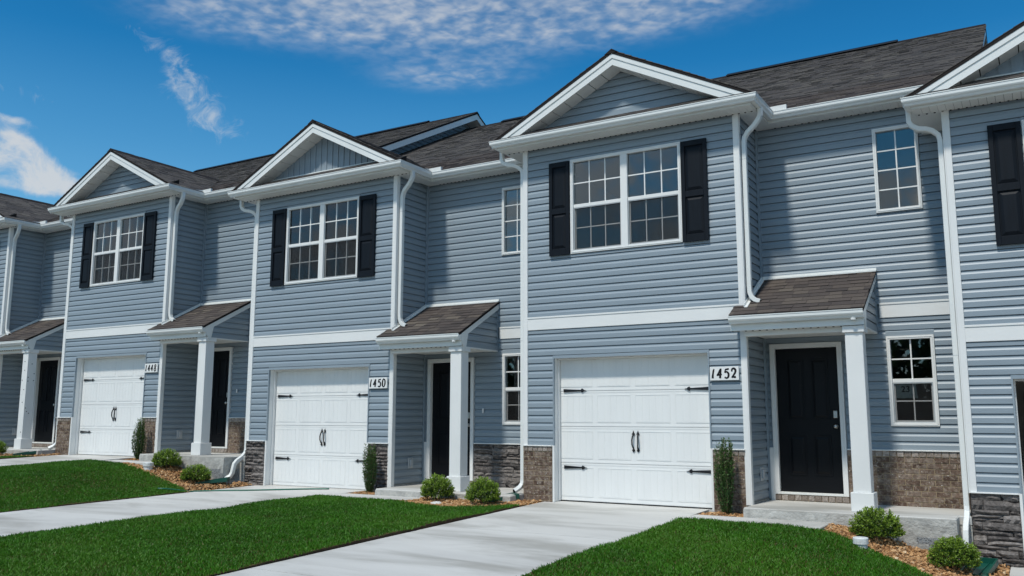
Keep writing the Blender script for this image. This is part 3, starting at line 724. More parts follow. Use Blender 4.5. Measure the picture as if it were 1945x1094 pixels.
    while y < 2.9:
        capat(rc, y, y+.22, PX, 'y', gable_z(PX)+.012, th=.014+random.uniform(0, .005)); y += .215
    rc.obj('ridge_cap', 'roof_deck', roof)
    v = MB(); capat(v, 1.35, 5.4, RIDGE_Y, 'x', RIDGE_Z+.055, w=.15, th=.02); v.add([(1.35, RIDGE_Y-.15, RIDGE_Z-.03), (5.4, RIDGE_Y-.15, RIDGE_Z-.03), (5.4, RIDGE_Y-.15, RIDGE_Z-.025+.015), (1.35, RIDGE_Y-.15, RIDGE_Z-.01)], [(0, 1, 2, 3)]); v.obj('ridge_vent', 'black_metal', roof)
    # gable front: rake boards, sloped soffit, wall
    rk = .045; rh = .205; ya, yb_ = -.345, -.322
    for sx in (-1, 1):
        xe = GXL+.02 if sx < 0 else GXR-.02
        def edge(x, o): return (x, gable_z(x)-o)
        xq = xe-sx*.36
        MB().prism([edge(xe, rk), edge(PX, rk), edge(PX, rk+rh), edge(xq, rk+rh), (xe, gable_z(xq)-rk-rh)], 'y', ya, yb_).obj('rake_board', 'white_metal', T)
        MB().prism([edge(xe, rk-.002), edge(PX, rk-.002), edge(PX, rk+.085), edge(xe, rk+.085)], 'y', ya-.014, ya-.0005).obj('rake_moulding', 'white_metal', T)
        n = 9; s0 = xe+(-sx)*.25; xs = [s0+(PX-s0)*i/n for i in range(n+1)]
        sf = link('rake_soffit', None, T)
        for i in range(n):
            a, b = xs[i], xs[i+1]; g_ = .014*(-sx)
            p = MB(); p.prism([edge(a+g_, rk+rh-.02), edge(b, rk+rh-.02), edge(b, rk+rh-.005), edge(a+g_, rk+rh-.005)], 'y', yb_, .0)
            p.prism([edge(a, rk+rh-.028), edge(b, rk+rh-.028), edge(b, rk+rh-.021), edge(a, rk+rh-.021)], 'y', yb_, .0, 1)
            p.obj('soffit_panel', ['white_soffit', 'dark_gap'], sf)
    gb = GZ-SL*GY; top = gable_z(PX)-rk-rh
    gw = MB().prism([(GXL+.3, gb-.3), (GXR-.3, gb-.3), (PX, gable_z(PX)-.1)], 'y', .037, .08).obj('gable_wall', 'siding_trim', T)
    lim = lambda z: (GXL+(z+rk+rh-.01-GZ)/SL, GXR-(z+rk+rh-.01-GZ)/SL)
    MB().box(lim(gb)[0]-.05, lim(gb)[1]+.05, -.022, .018, gb-.03, gb+.012).obj('gable_base_trim', 'white_metal' if gable == 'batten' else 'siding_trim', T)
    if gable == 'lap':
        z = gb+.013; H = ROW
        while z < top-.01:
            h = min(H, top-z); a0, a1 = lim(z); b0, b1 = lim(z+h)
            link('plank', plank_clip(a0, a1, b0, max(b1, b0+.004), h), gw, loc=(0, 0, z)); z += H
    else:
        a0, a1 = lim(gb); n = int((a1-a0)/.152); w = (a1-a0)/n
        zt = lambda x: gable_z(x)-rk-rh+.01
        for i in range(n):
            p, q = a0+i*w, a0+(i+1)*w; pts = [(p+.001, gb+.013), (q-.001, gb+.013), (q-.001, max(gb+.014, zt(q-.001)))]
            if p < PX < q: pts.append((PX, zt(PX)))
            pts.append((p+.001, max(gb+.014, zt(p+.001))))
            MB().prism(pts, 'y', .002, .036).obj('plank', 'siding', gw)
            if i: MB().box(p-.019, p+.019, -.014, .0015, gb+.013, max(gb+.02, zt(p)-.005)).obj('batten', 'siding', gw)
    # eaves: fascia, soffit panels, gutter
    ye = .985 if step_left else ry
    path = [(fl, ye), (fl, fy), (fr, fy), (fr, ry), (U+fl if not step_right else XE, ry)]
    # travel: down the left side, along the front, back along the right side; outward is on the right-hand side
    MB().sweep([(-.02, GZ-.01), (-.001, GZ-.01), (-.001, ZS-.004), (-.02, ZS-.004)], path).obj('fascia', 'white_metal', T)
    MB().sweep(gutter_at(GZ), path).obj('gutter', 'white_metal', T)
    sf = link('soffit', None, T)
    def sp(x0, x1, y0, y1, ax, dots):
        p = MB(); L = (x1-x0) if ax == 'x' else (y1-y0)
        n = 3
        for i in range(n):
            if ax == 'x': p.box(x0+L*i/n+.003, x0+L*(i+1)/n-.001, y0, y1, ZS-.010, ZS)
            else: p.box(x0, x1, y0+L*i/n+.003, y0+L*(i+1)/n-.001, ZS-.010, ZS)
            if dots:
                cx = x0+L*(i+.5)/n
                p.box(cx-.012, cx+.012, y1-.03, y1-.006, ZS-.018, ZS-.0105, 1)
        p.box(x0, x1, y0, y1, ZS+.0005, ZS+.004, 1)
        p.obj('soffit_panel', ['white_soffit', 'dark_gap'], sf)
    n = 15; a = fl+.02; b = fr-.02
    for i in range(n): sp(a+(b-a)*i/n, a+(b-a)*(i+1)/n, fy+.021, -.0005, 'x', True)
    for (x0, x1, yy) in ((fl+.02, -.001, ye), (G+.001, fr-.021, ry)):
        for i in range(3): sp(x0, x1, .0+yy*i/3, yy*(i+1)/3, 'y', False)
    sp(G+.036, fr-.021, ry+.001, DEP-.001, 'y', False)
    a, b = fr-.02, (U+fl if not step_right else U-.003)
    for i in range(8): sp(a+(b-a)*i/8, a+(b-a)*(i+1)/8, ry+.021, DEP-.001, 'x', True)
    # bent diverter flashing where the eaves meet
    MB().add([(fr-.02, ry-.09, GZ+.0), (fr+.32, ry-.10, GZ+.0), (fr+.32, ry-.10, GZ+.085), (fr-.02, ry-.09, GZ+.085), (fr-.02, ry-.05, GZ), (fr+.32, ry-.05, GZ), (fr+.32, ry-.05, GZ+.085), (fr-.02, ry-.05, GZ+.085)],
             [(0, 1, 2, 3), (4, 7, 6, 5), (3, 2, 6, 7), (0, 4, 5, 1), (0, 3, 7, 4), (1, 5, 6, 2)]).add([(fr+.0, ry-.30, GZ-.0), (fr+.03, ry-.30, GZ), (fr+.03, ry-.06, GZ), (fr, ry-.06, GZ), (fr, ry-.30, GZ+.05), (fr+.03, ry-.30, GZ+.05), (fr+.03, ry-.06, GZ+.085), (fr, ry-.06, GZ+.085)], [(0, 1, 2, 3), (4, 7, 6, 5), (0, 4, 5, 1), (1, 5, 6, 2), (2, 6, 7, 3), (3, 7, 4, 0)]).obj('gutter_splash_guard', 'white_metal', T)
    # downspouts
    x, y = G+.066, .092; gx = GXR-.07
    pth = [(gx, .03, GZ-.10), (gx, .03, GZ-.22), (gx-.03, .035, GZ-.28), (gx-.10, .05, GZ-.36), (x+.07, .07, GZ-.45), (x+.015, y, GZ-.52), (x, y, GZ-.60), (x, y, 5.2), (x, y, 3.36), (x+.005, y, 3.27), (x+.03, y, 3.20), (x+.075, y, 3.155), (x+.155, y, 3.125)]
    ds = MB(); ds.tube(pth, .068, .082, up=(0, 1, 0)); o = ds.obj('downspout', 'white_metal', T)
    MB().box(x-.036, x+.036, y-.0425, y+.0425, 5.38, 5.384).obj('downspout_joint', 'grey_box', o)
    e0, e1 = Vector((x+.154, y, 3.1253)), Vector((x+.1575, y, 3.124)); MB().tube([e0, e1], .058, .070, up=(0, 1, 0)).obj('downspout_mouth', 'dark_gap', o)
    x, y = -.058, .06; gx = GXL+.055; zl = .30 if not step_left else .26
    pth = [(gx, -.06, GZ-.10), (gx, -.06, GZ-.25), (gx+.03, -.055, GZ-.31), (gx+.11, -.04, GZ-.36), (gx+.20, -.01, GZ-.37), (x-.09, .02, GZ-.40), (x-.02, .05, GZ-.46), (x, y, GZ-.54), (x, y, 4), (x, y, 2.2), (x, y, .72), (x, y-.02, .64), (x-.004, y-.10, .56), (x-.01, y-.24, .48), (x-.012, y-.30, .42), (x-.014, y-.32, .34), (x-.02, y-.34, .24), (x-.04, y-.38, .17), (x-.09, y-.47, .11)]
    if not step_left: pth = pth[:-9]+[(x, y, .30), (x-.006, y-.02, .235), (x-.03, y-.08, .18), (x-.075, y-.17, .13)]
    o = MB().tube(pth, .068, .082, up=(0, 1, 0)).obj('downspout', 'white_metal', T)
    MB().box(x-.036, x+.036, y-.0425, y+.0425, 2.70, 2.704).obj('downspout_joint', 'grey_box', o)
    ev = (Vector(pth[-1])-Vector(pth[-2])).normalized(); MB().tube([Vector(pth[-1])-ev*.001, Vector(pth[-1])+ev*.003], .058, .070, up=(0, 1, 0)).obj('downspout_mouth', 'dark_gap', o)
    # gable end above a lower neighbour
    if step_right:
        xw = U; B2 = Matrix.Rotation(R(90), 4, 'Z')
        ew = MB().prism([(.9, main_z(.9)-.25), (RIDGE_Y, RIDGE_Z-.15), (2*RIDGE_Y-.9, main_z(.9)-.25), (2*RIDGE_Y-.9, ZS-.6), (.9, ZS-.6)], 'x', xw-.14, xw-.04).obj('end_wall', 'siding_trim', T)
        z = ZS-.1
        while z < RIDGE_Z-.28:
            h = min(ROW, RIDGE_Z-.28-z)
            yfz = lambda zz: RGY+(zz+.22-RGZ)/SL
            p0, p1 = max(DEP+.02, yfz(z)), max(DEP+.02, yfz(z+h)); q = min(p0+1.6, 2*RIDGE_Y-p0)
            link('plank', plank_clip(p0, q, p1, q, h), ew, mtx=Matrix.Translation((xw-.001, 0, z)) @ B2); z += ROW
        for (ya0, ya1) in ((RGY-.03, RIDGE_Y), (2*RIDGE_Y-RGY+.03, RIDGE_Y)):
            MB().prism([(ya0, main_z(ya0)-.03), (ya1, main_z(ya1)-.03), (ya1, main_z(ya1)-.225), (ya0, main_z(ya0)-.225)], 'x', XE-.035, XE-.012).obj('rake_board', 'white_metal', T)
            MB().prism([(ya0, main_z(ya0)-.20), (ya1, main_z(ya1)-.20), (ya1, main_z(ya1)-.215), (ya0, main_z(ya0)-.215)], 'x', xw, XE-.036).obj('rake_soffit_sheet', 'white_soffit', T)

def porch(T, seed, label, step_right):
    gx0, gx1, gy, gz = 3.744, 5.634, -.376, 2.871; tz = 3.605; s = (tz-gz)/(DEP-gy); fy = gy+.116
    P = link('porch_roof', None, T); pz = lambda y: gz+s*(y-gy)
    xr = 5.645; cs = math.cos(math.atan(s))
    d = MB(); d.add([(gx0, gy+.04, pz(gy+.04)-.006), (xr, gy+.04, pz(gy+.04)-.006), (xr, -.02, pz(-.02)-.006), (gx0, -.02, pz(-.02)-.006)]+[(gx0, gy+.04, pz(gy+.04)-.05), (xr, gy+.04, pz(gy+.04)-.05), (xr, -.02, pz(-.02)-.05), (gx0, -.02, pz(-.02)-.05)],
                    [(0, 1, 2, 3), (7, 6, 5, 4), (0, 4, 5, 1), (1, 5, 6, 2), (2, 6, 7, 3), (3, 7, 4, 0)])
    d.add([(G+.02, -.02, pz(-.02)-.006), (xr, -.02, pz(-.02)-.006), (xr, DEP, tz-.006), (G+.02, DEP, tz-.006), (G+.02, -.02, pz(-.02)-.05), (xr, -.02, pz(-.02)-.05), (xr, DEP, tz-.05), (G+.02, DEP, tz-.05)], [(0, 1, 2, 3), (7, 6, 5, 4), (0, 4, 5, 1), (1, 5, 6, 2), (2, 6, 7, 3), (3, 7, 4, 0)])
    d.obj('roof_deck', 'roof_deck', P)
    B = basis((gx0, gy+.035, pz(gy+.035)), (1, 0, 0), (0, 1, s))
    tb = tabs_on(0, xr-gx0+.008, (DEP-gy-.085)/cs, lo=lambda v: 0 if gy+v*cs < -.05 else G+.07-gx0, seed=seed*13+6)
    put_tabs(P, B, tb)
    # flashings
    f = MB(); f.prism([(-.10, pz(-.10)+.012), (-.10, pz(-.10)+.062), (DEP-.03, pz(DEP-.03)+.062), (DEP-.03, pz(DEP-.03)+.012)], 'x', G+.019, G+.030)
    f.add([(G+.03, -.10, pz(-.10)+.016), (G+.075, -.10, pz(-.10)+.016), (G+.075, DEP-.03, pz(DEP-.03)+.016), (G+.03, DEP-.03, pz(DEP-.03)+.016), (G+.03, -.10, pz(-.10)+.006), (G+.075, -.10, pz(-.10)+.006), (G+.075, DEP-.03, pz(DEP-.03)+.006), (G+.03, DEP-.03, pz(DEP-.03)+.006)], [(0, 1, 2, 3), (7, 6, 5, 4), (0, 4, 5, 1), (1, 5, 6, 2), (2, 6, 7, 3), (3, 7, 4, 0)])
    f.box(G+.03, xr+.01, DEP-.035, DEP-.02, tz-.02, tz+.035).box(G+.03, xr+.01, DEP-.075, DEP-.036, tz-.026, tz-.004); f.obj('flashing', 'white_metal', P)
    # gutter, fascia, soffit, header
    path = [(gx0, fy), (gx1+.005, fy)]
    MB().sweep(gutter_at(gz), path).obj('gutter', 'white_metal', P)
    MB().box(gx0, gx1, fy+.001, fy+.02, 2.66, gz-.01).obj('fascia', 'white_metal', P)
    c = MB().lathe([(0, -.03), (.034, -.03), (.036, -.026), (.036, 0), (0, 0)], (5.50, fy-.045, gz-.116), 'z', 16); c.obj('gutter_outlet', 'white_metal', P, smooth=False)
    sf = MB(); sf.box(gx0+.01, 5.60, fy+.021, -.121, 2.664, 2.672)
    for i in range(16): xx = G+.05+i*.105; sf.box(xx-.012, xx+.012, -.155, -.128, 2.656, 2.6635, 1)
    sf.obj('soffit', ['white_soffit', 'dark_gap'], P)
    MB().box(G+.02, 5.60, -.12, .07, 2.585, 2.72).obj('header_beam', 'white_trim', P, bevel=.003)
    MB().box(G+.02, 5.598, .071, DEP-.002, 2.635, 2.655).obj('porch_ceiling', 'white_soffit', P)
    # right side: lap siding triangle and rake
    tr = MB().prism([(-.12, 2.66), (DEP-.002, 2.66), (DEP-.002, tz-.06), (-.12, pz(-.12)-.06)], 'x', 5.55, 5.580).obj('side_panel', 'siding_trim', P)
    B2 = Matrix.Rotation(R(90), 4, 'Z'); z = 2.655
    while z < tz-.1:
        h = min(ROW, tz-.075-z)
        yy = lambda zz: max(-.12, gy+(zz+.075-gz)/s)
        if DEP-yy(z) > .02: link('plank', plank_clip(yy(z), DEP-.03, min(yy(z+h), DEP-.032), DEP-.03, h), tr, mtx=Matrix.Translation((5.617, 0, z)) @ B2)
        z += ROW
    MB().box(5.599, 5.63, DEP-.03, DEP-.001, 2.65, tz-.05).obj('side_corner_trim', 'siding_trim', P)
    MB().prism([(gy+.12, pz(gy+.12)-.03), (DEP-.002, tz-.03), (DEP-.002, tz-.155), (-.05, pz(-.05)-.155), (-.12, 2.60), (-.16, 2.60), (gy+.12, 2.735)], 'x', 5.618, 5.638).obj('rake_board', 'white_metal', P)
    MB().box(5.56, 5.617, -.12, DEP-.002, 2.63, 2.654).obj('side_soffit', 'white_soffit', P)
    # column
    c = link('porch_column', None, T); cx, cy = 5.475, -.085
    MB().box(cx-.118, cx+.118, cy-.118, cy+.118, .36, 2.56).obj('column_shaft', 'white_trim', c, bevel=.006)
    MB().box(cx-.150, cx+.150, cy-.150, cy+.150, .10, .36).obj('column_base', 'white_trim', c, bevel=.006)
    MB().box(cx-.146, cx+.146, cy-.146, cy+.146, 2.56, 2.655).obj('column_capital', 'white_trim', c, bevel=.006)
    if label.startswith('leftmost'):
        rn = random.Random(3)
        for k in range(15):
            zz = rn.uniform(.5, 2.62)
            if k % 2: MB().lathe([(0, -.004), (.013, -.004), (.013, 0)], (cx+rn.uniform(-.09, .09), cy-(.149 if zz > 2.55 else .121), zz), 'y', 8).obj('nail_head', 'black_metal', c)
            else: MB().lathe([(0, .004), (.013, .004), (.013, 0)], (cx+(.149 if zz > 2.55 else .121), cy+rn.uniform(-.09, .09), zz), 'x', 8).obj('nail_head', 'black_metal', c)
    # slab
    XS = U-.15 if step_right else U-.004
    MB().prism([(G+.006, -.45), (XS, -.45), (XS, -.04), (U-.004, -.04), (U-.004, DEP+.017), (G+.006, DEP+.017)], 'z', -.02, .10).obj('porch_slab', 'concrete', T, bevel=.012)
    MB().box(G+.02, U-.006, -.03, .30, -.85, -.0215).obj('slab_footing', 'rough_concrete', T)
    fm = MB(); nx, ns, nz = 40, 6, 12; x0, z0, z1 = G+.006, -.85, .075
    W_ = nx+ns
    for j in range(nz+1):
        for i in range(W_+1):
            if i <= nx: x, y, ox, oy = x0+(XS-x0)*i/nx, -.450, 0, -1
            else: x, y, ox, oy = XS, -.450+.44*(i-nx)/ns, 1, 0
            if i == nx: ox = .7
            z = z0+(z1-z0)*j/nz
            n = mnoise.noise(Vector((x*3+seed*9, z*6, y*3+1)))*.5+mnoise.noise(Vector((x*11+seed, z*14, y*11+4)))*.5
            o = .003+.028*max(0, n)+.02*(1-j/nz) if j < nz else .001
            fm.v.append((x+ox*o*.6, y+oy*o, z))
    for j in range(nz):
        for i in range(W_): a = j*(W_+1)+i; fm.f.append((a, a+1, a+W_+2, a+W_+1)); fm.m.append(0 if (j > 8 or mnoise.noise(Vector((i*.22+seed*5, j*.35, 2))) > .05) else 1)
    fm.obj('slab_face', ['rough_concrete', 'gravel_dark'], T)

HOUSES = [
 (-3*U, .46, 'leftmost townhouse cut off by the picture edge with nail-dotted porch column', 'stone', 'batten', False, False, 1),
 (-2*U, .46, 'blue grey townhouse with brick base carrying the 1448 plaque', 'brick', 'lap', False, True, 2),
 (-U, -.016, 'blue grey townhouse with stacked stone base carrying the 1450 plaque', 'stone', 'batten', True, False, 3),
 (0, 0, 'blue grey townhouse with brown brick base carrying the 1452 plaque', 'brick', 'lap', False, True, 4),
 (U, -.492, 'lowest townhouse at the right edge with dark stone base and open garage', 'stone', 'batten', True, False, 5)]
for (x, z, lab, bs, gb_, sl2, sr, sd) in HOUSES: townhouse(x, z, lab, bs, gb_, sl2, sr, sd)

# ------------------------------------------------------------------ ground
def lerp_tab(x, tab):
    if x <= tab[0][0]: return tab[0][1]
    for (a, b), (c, d) in zip(tab, tab[1:]):
        if x <= c: return b+(d-b)*(x-a)/(c-a)
    return tab[-1][1]
LEV = [(-60, .44), (-10.3, .44), (-8.5, .34), (-7.1, .05), (-6.45, -.03), (4.7, -.03), (5.3, -.09), (6.7, -.42), (7.15, -.51), (60, -.51)]
SLO = [(-60, .035), (-10, .035), (-6, .018), (-3, .018), (1, .030), (60, .030)]
def gh(x, y):
    yy = min(0, y); yy = max(yy, -24)
    k = 0.0
    return lerp_tab(x, LEV)*(1 if yy > -10 else 1)+lerp_tab(x, SLO)*yy
def gh_soft(x, y):
    """turf height: the bare ground plus gentle lumps"""
    return gh(x, y)+.030*mnoise.noise(Vector((x*.55, y*.55, 3)))+.014*mnoise.noise(Vector((x*1.9, y*1.9, 8)))
def sheet(name, xs, ys, f, mats, parent=None, kind=None, faces=None):
    nx, ny = len(xs), len(ys); m = MB()
    for y in ys:
        for x in xs: m.v.append((x, y, f(x, y)))
    for j in range(ny-1):
        for i in range(nx-1):
            a = j*nx+i; m.f.append((a, a+1, a+nx+1, a+nx)); m.m.append(0)
    o = m.obj(name, mats, parent, smooth=True)
    if kind: o['kind'] = kind
    return o
xs = [-400, -200, -100, -60, -40, -30]+[-26+i*.4 for i in range(100)]+[16, 20, 30, 60, 120, 250, 400]; ys = [-400, -200, -100, -60, -40, -30, -26]+[-24+i*.5 for i in range(51)]+[3, 8, 16, 40, 120, 400]
gnd = sheet('ground', xs, ys, lambda x, y: gh(x, y)-.07-(.35 if y > .5 and False else 0)-(.5 if y > 1 else 0), 'soil', kind='structure')

UX = [-3*U, -2*U, -U, 0, U]
# driveways: concrete slabs with joints, from the garage to the street
for k, x0 in enumerate(UX):
    dr = link('driveway', None); dr['kind'] = 'structure'
    xa, xb = x0+.40, x0+3.18; y1 = .25
    for (ya, yb) in ((-3.05, .20), (-6.4, -3.062), (-10.2, -6.412), (-14.0, -10.212)):
        m = MB(); n = 6; rows = []
        ysl = [ya+(yb-ya)*i/n for i in range(n+1)]; top = []
        for y in ysl:
            for x in (xa, xb): m.v.append((x, y, gh((xa+xb)/2, y)+.012))
        for y in ysl:
            for x in (xa, xb): m.v.append((x, y, gh((xa+xb)/2, y)-.12))
        N2 = 2*(n+1)
        for i in range(n):
            m.f += [(2*i, 2*i+1, 2*i+3, 2*i+2), (N2+2*i, 2*i, 2*i+2, N2+2*i+2), (2*i+1, N2+2*i+1, N2+2*i+3, 2*i+3)]
        m.f += [(0, N2, N2+1, 1), (2*n, 2*n+1, N2+2*n+1, N2+2*n)]; m.m = [0]*len(m.f)
        m.obj('concrete_slab', 'concrete', dr)
    # walkway to the porch step
    zw = gh(x0+3.6, -.6)+.012
    wk = MB().box(x0+3.185, x0+5.10, -.95 if k == 1 else -1.16, -.455, zw-.13, zw).obj('walkway', 'concrete', bevel=.008); wk['kind'] = 'structure'
    ap = MB().box(x0+3.185, x0+G-.0, -.454, -.02, zw-.20, zw-.05).obj('planting_pocket', 'soil'); ap['kind'] = 'structure'
st = sheet('street', [-80+i*10 for i in range(17)], [-40, -30, -22, -14.05], lambda x, y: gh(0, -14)-.10, 'concrete', kind='structure')

# lawns: turf strips between the drives; sod stands a little proud of the concrete
def bed_line(k, xr):
    """front edge (y) of the mulch bed of strip k at local x"""
    if k == 3: return lerp_tab(xr, [(5.05, -1.10), (5.5, -1.35), (6.0, -1.75), (6.6, -2.15), (7.2, -2.6)])
    if k == 1: return lerp_tab(xr, [(4.0, -1.12), (4.8, -1.27), (5.5, -1.38), (6.1, -1.46), (6.8, -1.60), (7.2, -1.8)])
    return lerp_tab(xr, [(5.1, -1.15), (5.7, -1.45), (6.3, -1.40), (6.8, -1.1), (7.2, -.75)])
def turf_top(k, x): return -1.20 if x < UX[k]+(4.12 if k == 1 else 5.08) else bed_line(k, x-UX[k])
blades_v = []; rng = np.random.default_rng(5)
LAWNS = [(0, .6), (1, 1), (2, 1), (3, 1)]
for k, dens in LAWNS:
    x0 = UX[k]; xa, xb = x0+3.20, x0+U+.385; yb0 = -9.5 if k < 3 else -8.5
    nx = 28; xsl = [xa+(xb-xa)*i/nx for i in range(nx+1)]; ny = 46
    m = MB(); prof = []
    for x in xsl:
        col = []; yt = turf_top(k, x)
        for j in range(ny+1):
            t = j/ny; y = yb0+(yt-yb0)*t
            col.append((x, y, gh_soft(x, y)+.035))
        m.v += col
    for i in range(nx):
        for j in range(ny):
            a = i*(ny+1)+j; m.f.append((a, a+ny+1, a+ny+2, a+1)); m.m.append(0)
    # skirt
    ring = [i*(ny+1) for i in range(nx+1)]+[nx*(ny+1)+j for j in range(1, ny+1)]+[i*(ny+1)+ny for i in range(nx-1, -1, -1)]+[j for j in range(ny-1, 0, -1)]
    b0 = len(m.v)
    for r in ring: v = m.v[r]; m.v.append((v[0], v[1], v[2]-.16))
    for i in range(len(ring)): q = (i+1) % len(ring); m.f.append((ring[i], ring[q], b0+q, b0+i)); m.m.append(1)
    lo_ = m.obj('lawn', ['thatch', 'soil']); lo_['kind'] = 'structure'
    # blades
    area = (xb-xa)*(abs(yb0)-1.4); n = int(area*5200*dens)
    X = rng.uniform(xa-.05, xb+.05, n); Yt = np.array([turf_top(k, x) for x in np.linspace(xa, xb, 200)]); yt = np.interp(X, np.linspace(xa, xb, 200), Yt)
    Y = yb0+(yt+.02-yb0)*rng.uniform(0, 1, n)
    wob = np.array([mnoise.noise(Vector((x*2.3, y*2.3, 11))) for x, y in zip(X, Y)])
    big = np.array([mnoise.noise(Vector((x*.5, y*.5, 21))) for x, y in zip(X, Y)])
    e = np.minimum(X-xa, xb-X); edge = e+.035*wob+.02*big
    keep = (edge > -.012) & (rng.uniform(0, 1, n) < np.clip(.35+(edge+.012)/.07, 0, 1))
    X, Y, wob, big = X[keep], Y[keep], wob[keep], big[keep]; n = len(X)
    Z = np.array([gh_soft(x, y) for x, y in zip(X, Y)])+.03
    h = rng.uniform(.022, .044, n)*(1+.30*wob); w = rng.uniform(.0035, .0060, n); a = rng.uniform(0, 2*np.pi, n); le = rng.uniform(.2, 1.1, n)*h; la = rng.uniform(0, 2*np.pi, n)
    cx, cy = np.cos(a)*w, np.sin(a)*w; lx, ly = np.cos(la)*le, np.sin(la)*le
    V = np.empty((n, 5, 3)); 
    V[:, 0] = np.c_[X-cx, Y-cy, Z]; V[:, 1] = np.c_[X+cx, Y+cy, Z]
    V[:, 2] = np.c_[X-cx*.8+lx*.35, Y-cy*.8+ly*.35, Z+h*.6]; V[:, 3] = np.c_[X+cx*.8+lx*.35, Y+cy*.8+ly*.35, Z+h*.6]
    V[:, 4] = np.c_[X+lx, Y+ly, Z+h]
    me = bpy.data.meshes.new('grass'); base = np.arange(n)*5
    loops = np.empty((n, 7), np.int32); loops[:, 0] = base; loops[:, 1] = base+1; loops[:, 2] = base+3; loops[:, 3] = base+2; loops[:, 4] = base+2; loops[:, 5] = base+3; loops[:, 6] = base+4
    me.vertices.add(n*5); me.vertices.foreach_set('co', V.reshape(-1)); me.loops.add(n*7); me.loops.foreach_set('vertex_index', loops.reshape(-1))
    me.polygons.add(n*2); ls = np.empty((n, 2), np.int32); ls[:, 0] = np.arange(n)*7; ls[:, 1] = np.arange(n)*7+4; lt = np.tile([4, 3], n)
    me.polygons.foreach_set('loop_start', ls.reshape(-1)); me.polygons.foreach_set('loop_total', lt.astype(np.int32)); me.update(calc_edges=True)
    ca = me.color_attributes.new('tint', 'FLOAT_COLOR', 'POINT')
    t = rng.uniform(0, 1, n); g = np.empty((n, 4)); br = (1+.28*big+.22*wob+rng.uniform(-.22, .22, n))
    g[:, 0] = (.036+.045*t)*br; g[:, 1] = (.150+.080*t)*br; g[:, 2] = (.005+.006*t)*br; g[:, 3] = 1
    dry = rng.uniform(0, 1, n) < .012+.05*np.clip(big-.25, 0, 1); g[dry, :3] = (.20, .17, .07); pale = np.clip(big*1.2, 0, .5)[:, None]; g[:, :3] = g[:, :3]*(1-pale)+np.array([.085, .20, .014])*pale
    ca.data.foreach_set('color', np.repeat(g, 5, axis=0).reshape(-1)); me.materials.append(MT['grass'])
    go = link('grass', me); tag(go, ['short dense green grass on the strip at the far left edge', 'short dense green grass on the sloping strip beside the 1448 porch', 'short dense green grass between the 1450 and 1452 driveways', 'short dense green grass right of the 1452 driveway'][k], 'grass', kind='stuff')

# mulch beds: loose wood chips over soil
def chips(spots, rnd, size=(.018, .046)):
    m = MB()
    for (x, y, z) in spots:
        L = rnd.uniform(*size); W_ = L*rnd.uniform(.45, .85); H = L*rnd.uniform(.25, .6)
        M = Matrix.Translation((x, y, z)) @ Matrix.Rotation(rnd.uniform(0, 6.28), 4, 'Z') @ Matrix.Rotation(rnd.uniform(-.7, .7), 4, 'X') @ Matrix.Rotation(rnd.uniform(-.6, .6), 4, 'Y')
        q = lambda: rnd.uniform(.6, 1.1)
        vs = [M @ Vector((sx*L/2*q(), sy*W_/2*q(), sz*H/2*q())) for sz in (-1, 1) for sy in (-1, 1) for sx in (-1, 1)]
        m.add(vs, [(4, 5, 7, 6), (0, 1, 5, 4), (1, 3, 7, 5), (3, 2, 6, 7), (2, 0, 4, 6)])
    return m
MLAB = ['brown wood chip mulch by the leftmost porch', 'brown wood chip mulch sloping down beside the 1448 porch', 'brown wood chip mulch in front of the 1450 porch', 'brown wood chip mulch sloping down beside the 1452 porch']
for k in range(4):
    x0 = UX[k]; rnd = random.Random(40+k); spots = []
    xa, xb = x0+(4.12 if k == 1 else 4.95), x0+U+.385
    n = 5200 if k == 3 else 3600 if k > 0 else 1500
    while len(spots) < n:
        x = rnd.uniform(xa, xb); yb_ = bed_line(k, x-x0); yt = -.47 if x < x0+U-.02 else -.04
        if x < x0+5.11: yt = -.96 if k == 1 else -1.17
        y = rnd.uniform(yb_-.05, yt)
        spots.append((x, y, gh(x, y)+rnd.uniform(-.01, .035)+.02*mnoise.noise(Vector((x*4, y*4, 1)))))
    for _ in range(420):
        x = rnd.uniform(x0+3.21, x0+G-.01); y = rnd.uniform(-.44, -.05); spots.append((x, y, gh(x0+3.6, -.6)+.012-.045+rnd.uniform(0, .04)+.04*math.exp(-((x-x0-3.55)**2+(y+.25)**2)/.04)))
    o = chips(spots, rnd, (.022, .056)).obj('mulch', 'mulch'); tag(o, MLAB[k], 'mulch', kind='stuff')

# ------------------------------------------------------------------ plants
def leaf_arrays(P, D, L, W_, tint, rnd):
    """diamond leaves at P pointing D"""
    n = len(P); up = np.random.default_rng(rnd).normal(size=(n, 3)); side = np.cross(D, up); side /= np.linalg.norm(side, axis=1)[:, None]+1e-9
    nrm = np.cross(side, D)
    a = P; b = P+D*(L*.5)[:, None]+side*(W_/2)[:, None]+nrm*(L*.06)[:, None]; c = P+D*L[:, None]; d = P+D*(L*.5)[:, None]-side*(W_/2)[:, None]+nrm*(L*.06)[:, None]
    return np.stack([a, b, c, d], 1)
def quads_mesh(name, Q, tint, mat):
    n = len(Q); me = bpy.data.meshes.new(name); me.vertices.add(n*4); me.vertices.foreach_set('co', Q.reshape(-1)); me.loops.add(n*4); me.loops.foreach_set('vertex_index', np.arange(n*4, dtype=np.int32))
    me.polygons.add(n); me.polygons.foreach_set('loop_start', np.arange(0, n*4, 4, dtype=np.int32)); me.polygons.foreach_set('loop_total', np.full(n, 4, np.int32)); me.update(calc_edges=True)
    ca = me.color_attributes.new('tint', 'FLOAT_COLOR', 'POINT'); g = np.c_[tint, np.ones(n)]; ca.data.foreach_set('color', np.repeat(g, 4, axis=0).reshape(-1)); me.materials.append(MT[mat]); return me
